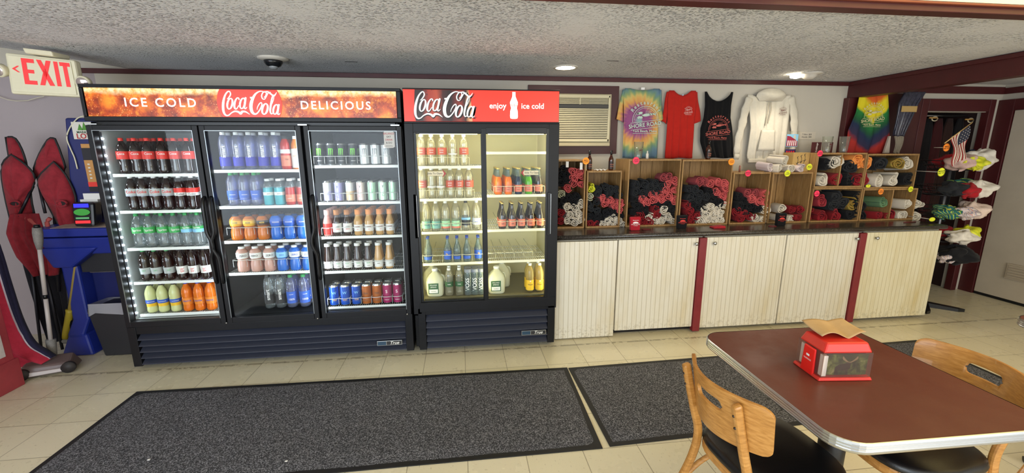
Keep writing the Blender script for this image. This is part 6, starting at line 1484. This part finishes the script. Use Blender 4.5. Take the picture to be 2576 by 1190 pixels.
m = MB(); m.tube(catmull([(-2.93, .40, 1.09), (-2.88, .40, 1.04), (-2.84, .40, .98)], 4), .016, 8, mat('coral strap', '#b0504c', .7)); m.tube(catmull([(-2.79, .42, 1.08), (-2.81, .41, 1.05), (-2.80, .40, 1.0)], 4), .014, 8, mat('coral strap', '#b0504c', .7)); m.build('strap', t)
# furled flag along the red partition
t = thing('furled_flag', 'long red and white cloth with navy edge draped against the red partition', 'flag', (-2.80, .02, .1)); m = MB()
def drp(off0, off1, mt, nm, zb=0):
    m = MB()
    P = catmull([(-2.90, .06, 1.22), (-2.862, .05, .95), (-2.84, .03, .68), (-2.815, .02, .42), (-2.77, .02, .24), (-2.70, .03, .16), (-2.65, .04, .115)], 5)
    def f(u, v):
        k = v * (len(P) - 1); i = min(int(k), len(P) - 2); p = Vector(P[i]).lerp(Vector(P[i + 1]), k - i); w = (off0 + (off1 - off0) * u) * (.55 + .6 * math.sin(PI * min(v * .9 + .1, 1)))
        return (p.x + w, p.y - .02 - .022 * math.sin(u * 12 + 2 * v), p.z + w * .6 * v)
    m.grid(f, 14, 34, mt); m.build(nm, t, solid=.006)
drp(-.16, .040, cloth('flag crimson', '#a52a3c', noise=.15), 'red_stripe'); drp(.041, .050, cloth('flag white stripe', '#b5a6ae'), 'white_stripe'); drp(.051, .059, cloth('flag navy', '#25233c'), 'navy_field')
solo(MB().tube(catmull([tuple(at(x_, y_, 'y', .47)) for x_, y_ in ((212, 292), (196, 297), (180, 315), (170, 335), (169, 352), (178, 375), (188, 398), (195, 425))], 4), .0045, 6, CREAM), 'cable', 'white power cable looping beside the navy back panel', 'cable', (-2.6, .47, 1.5))

# ================================================================ FLOOR MATS
def m_mat():
    k = NT('ribbed carpet mat'); a = k.noise(150, 3, .85); b_ = k.noise(2.2, 3)
    c = k.ramp(a, [(.40, '#202126'), (.50, '#424349'), (.62, '#a6a6ae')]); k.base(k.mix(k.math('MULTIPLY', b_, .25), c, '#232326')); k.b.inputs['Roughness'].default_value = .95
    k.bump(a, 1.0, .006); return k.m
CARP = m_mat(); RUB = mat('mat rubber edge', '#121214', .6)
def floor_mat(c, label):
    cx_, cy_ = sum(p[0] for p in c) / 4, sum(p[1] for p in c) / 4
    t = thing('floor_mat', label, 'floor mat', (cx_, cy_, 0), 'black entrance mats'); m = MB()
    m.hexa([(x, y, .0008) for x, y in c] + [(x, y, .006) for x, y in c], RUB); m.build('rubber_border', t)
    def inn(x, y, d): return (x + d * (1 if x < cx_ else -1), y + d * (1 if y < cy_ else -1))
    q_ = [inn(x, y, .011) for x, y in c]; m = MB()
    def f(u, v):
        a = (q_[0][0] + (q_[1][0] - q_[0][0]) * u, q_[0][1] + (q_[1][1] - q_[0][1]) * u); b = (q_[3][0] + (q_[2][0] - q_[3][0]) * u, q_[3][1] + (q_[2][1] - q_[3][1]) * u)
        e = min(u, 1 - u, v, 1 - v) > 0
        return (a[0] + (b[0] - a[0]) * v, a[1] + (b[1] - a[1]) * v, .0095 + .0012 * math.sin(u * 37) * math.sin(v * 9) if e else .004)
    m.grid(f, 60, 16, CARP); m.build('carpet_pile', t)
floor_mat([(-1.865, -1.225), (1.025, -1.222), (1.048, -.368), (-1.872, -.312)], 'long black speckled mat in front of the coolers')
floor_mat([(1.068, -1.213), (4.02, -1.12), (4.06, -.30), (1.056, -.376)], 'second black speckled mat reaching under the table')
for x, y, lb in ((-1.33, -1.02, 'tiny white paper scrap near the front corner of the long mat'), (-.62, -1.12, 'tiny white paper scrap at the middle of the long mat')):
    solo(MB().box(x - .006, x + .006, y - .004, y + .004, .0115, .014, pw), 'paper_scrap', lb, 'paper', (x, y, .011))
# ================================================================ TABLE AND CHAIRS
def m_lam():
    k = NT('brown laminate'); k.base(k.mix(k.math('MULTIPLY', k.noise(260, 2, .6), .5), k.mix(k.noise(2.5, 4, .6), '#5f3128', '#6a382c'), '#4c261f')); k.b.inputs['Roughness'].default_value = .36
    k.l(k.ramp(k.noise(6, 5, .65), [(.3, (.30,) * 3 + (1,)), (.7, (.5,) * 3 + (1,))]), k.b.inputs['Roughness']); return k.m
LAM = m_lam(); ALU = mat('ribbed aluminium edge', '#c3c5c6', .28, metal=1.0)
def rounded(x0, x1, y0, y1, r, n=8):
    out = []
    for cx_, cy_, a0 in ((x1 - r, y1 - r, 0), (x0 + r, y1 - r, PI / 2), (x0 + r, y0 + r, PI), (x1 - r, y0 + r, 3 * PI / 2)):
        for k in range(n + 1): a = a0 + PI / 2 * k / n; out.append((cx_ + r * math.cos(a), cy_ + r * math.sin(a)))
    return out
def table(name, label, loc, w, d, r, rz=0, base=True):
    t = thing(name, label, 'table', (0, 0, 0)); o_ = rounded(-w / 2, w / 2, -d / 2, d / 2, r)
    m = MB().prism(o_, .722, .7505, LAM, plane='xy'); m.build('tabletop', t, local=True)
    m = MB(); n = len(o_); zs = [(.714, .000), (.714, .004), (.719, .007), (.722, .004), (.727, .007), (.731, .004), (.736, .007), (.740, .004), (.745, .007), (.750, .004), (.7515, .0015)]
    vs_ = []
    for z, e in zs:
        for i, (x, y) in enumerate(o_):
            a, b = o_[i - 1], o_[(i + 1) % n]; dx, dy = b[0] - a[0], b[1] - a[1]; l = math.hypot(dx, dy); vs_.append((x + dy / l * e, y - dx / l * e, z))
    m.add(vs_, [(j * n + i, j * n + (i + 1) % n, (j + 1) * n + (i + 1) % n, (j + 1) * n + i) for j in range(len(zs) - 1) for i in range(n)], ALU, False); m.build('metal_edge', t, local=True)
    IRON = mat('black iron', '#131314', .45)
    MB().tube([(0, 0, .03), (0, 0, .70)], .045, 20, IRON).box(-.16, .16, -.16, .16, .69, .713, IRON).build('column', t, local=True)
    m = MB()
    for a in (PI / 4, 3 * PI / 4): 
        d_ = Vector((math.cos(a), math.sin(a), 0)) * .36; m.tube([tuple(-d_ + Vector((0, 0, .018))), (0, 0, .045), tuple(d_ + Vector((0, 0, .018)))], [.02, .04, .02], 10, IRON, flat=.7)
    m.build('base', t, local=True)
    t.location = loc; t.rotation_euler = (0, 0, rz); return t
table('dining_table', 'brown laminate table with ribbed metal edge holding the red napkin dispenser', (1.730, -1.832, 0), .72, .745, .085, R(-1.0))
table('dining_table', 'brown ribbed-edge table mostly out of the picture, only its corner showing at right', (3.375, -1.84, 0), .72, .745, .085, R(0))

# napkin dispenser
t = thing('napkin_dispenser', 'red tabletop napkin dispenser with clear sides and a moose picture', 'napkin dispenser', (0, 0, 0))
DR = mat('dispenser red', '#c9281f', .35, noise=.06, nscale=15); ACR = clear('clear acrylic', '#f8f2ee', .03, '#d9cfc8', .05)
w, d_, h = .089, .064, .135
m = MB(); m.hexa([(-w - .01, -d_ - .005, 0), (w + .01, -d_ - .005, 0), (w + .01, d_ + .005, 0), (-w - .01, d_ + .005, 0), (-w - .006, -d_ - .002, .012), (w + .006, -d_ - .002, .012), (w + .006, d_ + .002, .012), (-w - .006, d_ + .002, .012)], DR)
m.build('base', t, bevel=.003, local=True)
m = MB(); m.hexa([(-w, -d_, .105), (w, -d_, .105), (w, d_, .105), (-w, d_, .105), (-w + .014, -d_ + .010, .142), (w - .014, -d_ + .010, .142), (w - .014, d_ - .010, .142), (-w + .014, d_ - .010, .142)], DR); m.build('lid', t, bevel=.006, local=True)
m = MB().box(-w + .012, w - .012, -d_ + .016, d_ - .016, .012, .106, mat('dispenser inner', '#7d2a24', .5)); m.build('core', t, local=True)
for sg in (-1, 1):
    m = MB(); y = sg * (d_ - .001); m.hexa([(-w, y - .002, .012), (w, y - .002, .012), (w, y + .002, .012), (-w, y + .002, .012), (-w, y - .002, .107), (w, y - .002, .107), (w, y + .002, .107), (-w, y + .002, .107)], ACR); m.build('clear_panel', t, local=True)
    m = MB(); x = sg * (w - .001); m.hexa([(x - .002, -d_, .012), (x + .002, -d_, .012), (x + .002, d_, .012), (x - .002, d_, .012), (x - .002, -d_, .107), (x + .002, -d_, .107), (x + .002, d_, .107), (x - .002, d_, .107)], ACR); m.build('clear_panel', t, local=True)
def m_pic():
    k = NT('woodland photo'); n = k.noise(28, 6, .7); k.base(k.ramp(n, [(.34, '#15180e'), (.48, '#2f3a1c'), (.6, '#5a6a34'), (.74, '#9a9a6c')])); k.b.inputs['Roughness'].default_value = .3; return k.m
yp = -d_ + .004
m = MB().box(-w + .018, w - .012, yp, yp + .002, .020, .100, m_pic()); MO = P_('moose brown', '#2a1d18'); pl = front(-.005, .05, yp - .0006)
m.add([pl(a, b) for a, b in ((-.035, -.028), (-.034, .0), (-.02, .012), (.0, .014), (.012, .022), (.022, .018), (.022, -.004), (.014, -.010), (.016, -.03), (.008, -.03), (.004, -.012), (-.018, -.012), (-.022, -.03), (-.028, -.03))], [tuple(range(14))], MO)
for sg in (-1, 1): stroke(m, [(.017, .018, .004), (.017 + sg * .012, .024, .005), (.017 + sg * .024, .034, .008), (.017 + sg * .026, .042, .003)], P_('antler tan', '#8d7a5c'), pl, 4)
m.build('picture_insert', t, local=True)
m = MB(); xp = -w - .003; m.hexa([(xp - .006, -.034, .0), (xp + .004, -.034, .0), (xp + .004, .030, .0), (xp - .006, .030, .0), (xp - .004, -.030, .104), (xp + .004, -.030, .104), (xp + .004, .026, .104), (xp - .004, .026, .104)], mat('dispenser bright red', '#e0221c', .3)); pf = m.build('front_plate', t, bevel=.004, local=True)
m = MB(); side = lambda u, v: (xp - .0068, -.002 - u, .055 + v); text_to(m, 'NAPKINS', .009, pw, side); m.add([side(a, b) for a, b in ((-.008, .012), (.008, .012), (.008, .02), (-.008, .02))], [(0, 1, 2, 3)], pw); m.build('lettering', pf, local=True)
m = MB()
for y in (-.052, .045): m.box(-w + .004, -w + .02, y - .009, y + .009, .016, .095, pw)
m.build('napkin_stack', t, local=True)
t.location = (1.672, -1.832, .7515); t.rotation_euler = (0, 0, R(-6))
def nap(u, v):
    x = -.085 + .165 * u; y = -.065 + .12 * v; return (x + .012 * v, y, .004 + .016 * abs(math.sin(u * 4.2 + .5)) * (1 - .4 * v) + .012 * (1 - v) * math.sin(u * 8) * .4 + .014 * v * v)
m = MB().grid(nap, 24, 12, mat('brown paper napkin', '#b89a74', .85, noise=.06)); o = solo(m, 'paper_napkin', 'brown paper napkin lying crumpled on the red dispenser', 'napkin', solid=.0015); o.location = (1.685, -1.79, .8935); o.rotation_euler = (0, 0, R(-4))

# bentwood chairs
def m_maple(name, a, b, c_):
    k = NT(name); g = k.noise(11, 5, .6, stretch=(2.2, 2.2, 12)); k.base(k.ramp(g, [(.3, a), (.52, b), (.75, c_)])); k.b.inputs['Roughness'].default_value = .38; k.b.inputs['Coat Weight'].default_value = .25; return k.m
MAP = m_maple('honey maple', '#9a672c', '#b07c3c', '#c49150'); VIN = mat('black vinyl seat', '#0e0e10', .33, bump=.12, bscale=300)
def chair(label):
    """faces +x; origin on the floor under the seat centre"""
    t = thing('dining_chair', label, 'chair', (0, 0, 0), 'bentwood dining chairs')
    hw = .205
    ys_ = sorted(set([round(-hw + 2 * hw * k / 36, 5) for k in range(37)] + [sg * (.062 - e_) for sg in (-1, 1) for e_ in (0, .001, .003, .007, .013)] + [sg * (hw - e_) for sg in (-1, 1) for e_ in (.0005, .002, .005, .009)]))
    def rnd(d, r): return r - math.sqrt(max(0, r * r - (r - min(d, r)) ** 2))
    z0_, z1_, hb, ht = .592, .788, .700, .742
    def bend(y, z):
        e = abs(y) / hw; v = (z - z0_) / (z1_ - z0_)
        return (-.262 + .088 * e ** 1.9 - .030 * v, y * (1 - .07 * (1 - v)), z)
    m = MB(); zc_ = (hb + ht) / 2; rows = []
    for y in ys_:
        dd = hw - abs(y); lo, hi = z0_ + rnd(dd, .028) + .016 * (abs(y) / hw) ** 2, z1_ - rnd(dd, .034)
        di = .062 - abs(y); a_, b_ = (hb + rnd(di, .016), ht - rnd(di, .016)) if di >= 0 else (zc_, zc_)
        rows.append([bend(y, lo + (a_ - lo) * k / 4) for k in range(5)] + [bend(y, b_ + (hi - b_) * k / 3) for k in range(4)])
    nr = 9; fs = []
    for i in range(len(rows) - 1):
        for k in (0, 1, 2, 3, 5, 6, 7): fs.append((i * nr + k, (i + 1) * nr + k, (i + 1) * nr + k + 1, i * nr + k + 1))
    m.add([p for r_ in rows for p in r_], fs, MAP, True); bk = m.build('backrest', t, local=True)
    bm = bmesh.new(); bm.from_mesh(bk.data); bmesh.ops.remove_doubles(bm, verts=bm.verts, dist=.0001); bm.to_mesh(bk.data); bm.free()
    d = bk.modifiers.new('thick', 'SOLIDIFY'); d.thickness = .012; d.offset = 0
    d = bk.modifiers.new('bevel', 'BEVEL'); d.width = .003; d.segments = 2; d.limit_method = 'ANGLE'; d.angle_limit = R(50)
    for sg in (-1, 1):
        y = sg * .135; P = catmull([(-.283, y, .775), (-.262, y, .69), (-.232, y, .58), (-.205, y, .48), (-.208, y * 1.06, .38), (-.245, y * 1.15, .25), (-.315, y * 1.25, .10), (-.37, y * 1.3, .0)], 4)
        MB().tube(P, [.0215] * len(P), 4, MAP, flat=.8, hint=(0, 1, 0), smooth=False).build('rear_leg', t, bevel=.008, local=True)
        m = MB()
        for z in (.735, .69): m.tube([(-.300 + (.775 - z) * .22 - .0 , y, z), (-.285 + (.775 - z) * .22, y, z)], .0045, 8, mat('bolt dark', '#2a1c12', .4))
        m.build('bolt', t, local=True)
        P = [(.155, sg * .155, .44), (.165, sg * .16, .30), (.18, sg * .17, .0)]; MB().tube(P, [.021, .019, .014], 10, MAP).build('front_leg', t, local=True)
    o_ = []
    for k in range(36):
        a = 2 * PI * k / 36; c_, s_ = math.cos(a), math.sin(a); e = .62; o_.append((.205 * math.copysign(abs(c_) ** e, c_), (.205 if c_ > 0 else .19) * math.copysign(abs(s_) ** e, s_)))
    MB().prism(o_, .405, .445, MAP, plane='xy').build('seat_frame', t, bevel=.008, local=True)
    m = MB(); lay = [(1.0, .445), (1.01, .455), (.985, .470), (.93, .478), (.6, .484), (.02, .486)]; n = 36
    m.add([(x * k, y * k, z) for k, z in lay for x, y in o_], [(j * n + i, j * n + (i + 1) % n, (j + 1) * n + (i + 1) % n, (j + 1) * n + i) for j in range(5) for i in range(n)], VIN, True); m.build('seat_cushion', t, local=True)
    m = MB(); P = catmull([(-.225, .15, .27), (-.15, .155, .32), (-.08, .13, .355), (0, 0, .36), (-.08, -.13, .355), (-.15, -.155, .32), (-.225, -.15, .27)], 4); m.tube(P, .011, 8, MAP); m.build('brace', t, local=True)
    return t
c1 = chair('bentwood chair with honey maple backrest pulled up at the near left table side'); c1.location = (1.432, -1.862, 0); c1.rotation_euler = (0, 0, R(4))
c2 = copy_tree(c1); c2['label'] = 'bentwood chair across the table, on its right side, seat tucked under the tabletop'; c2.location = (2.012, -1.862, 0); c2.rotation_euler = (0, 0, R(176))
c3 = copy_tree(c1); c3['label'] = 'bentwood chair mostly out of the picture at the lower right corner'; c3.location = (2.86, -2.03, 0); c3.rotation_euler = (0, 0, 0)
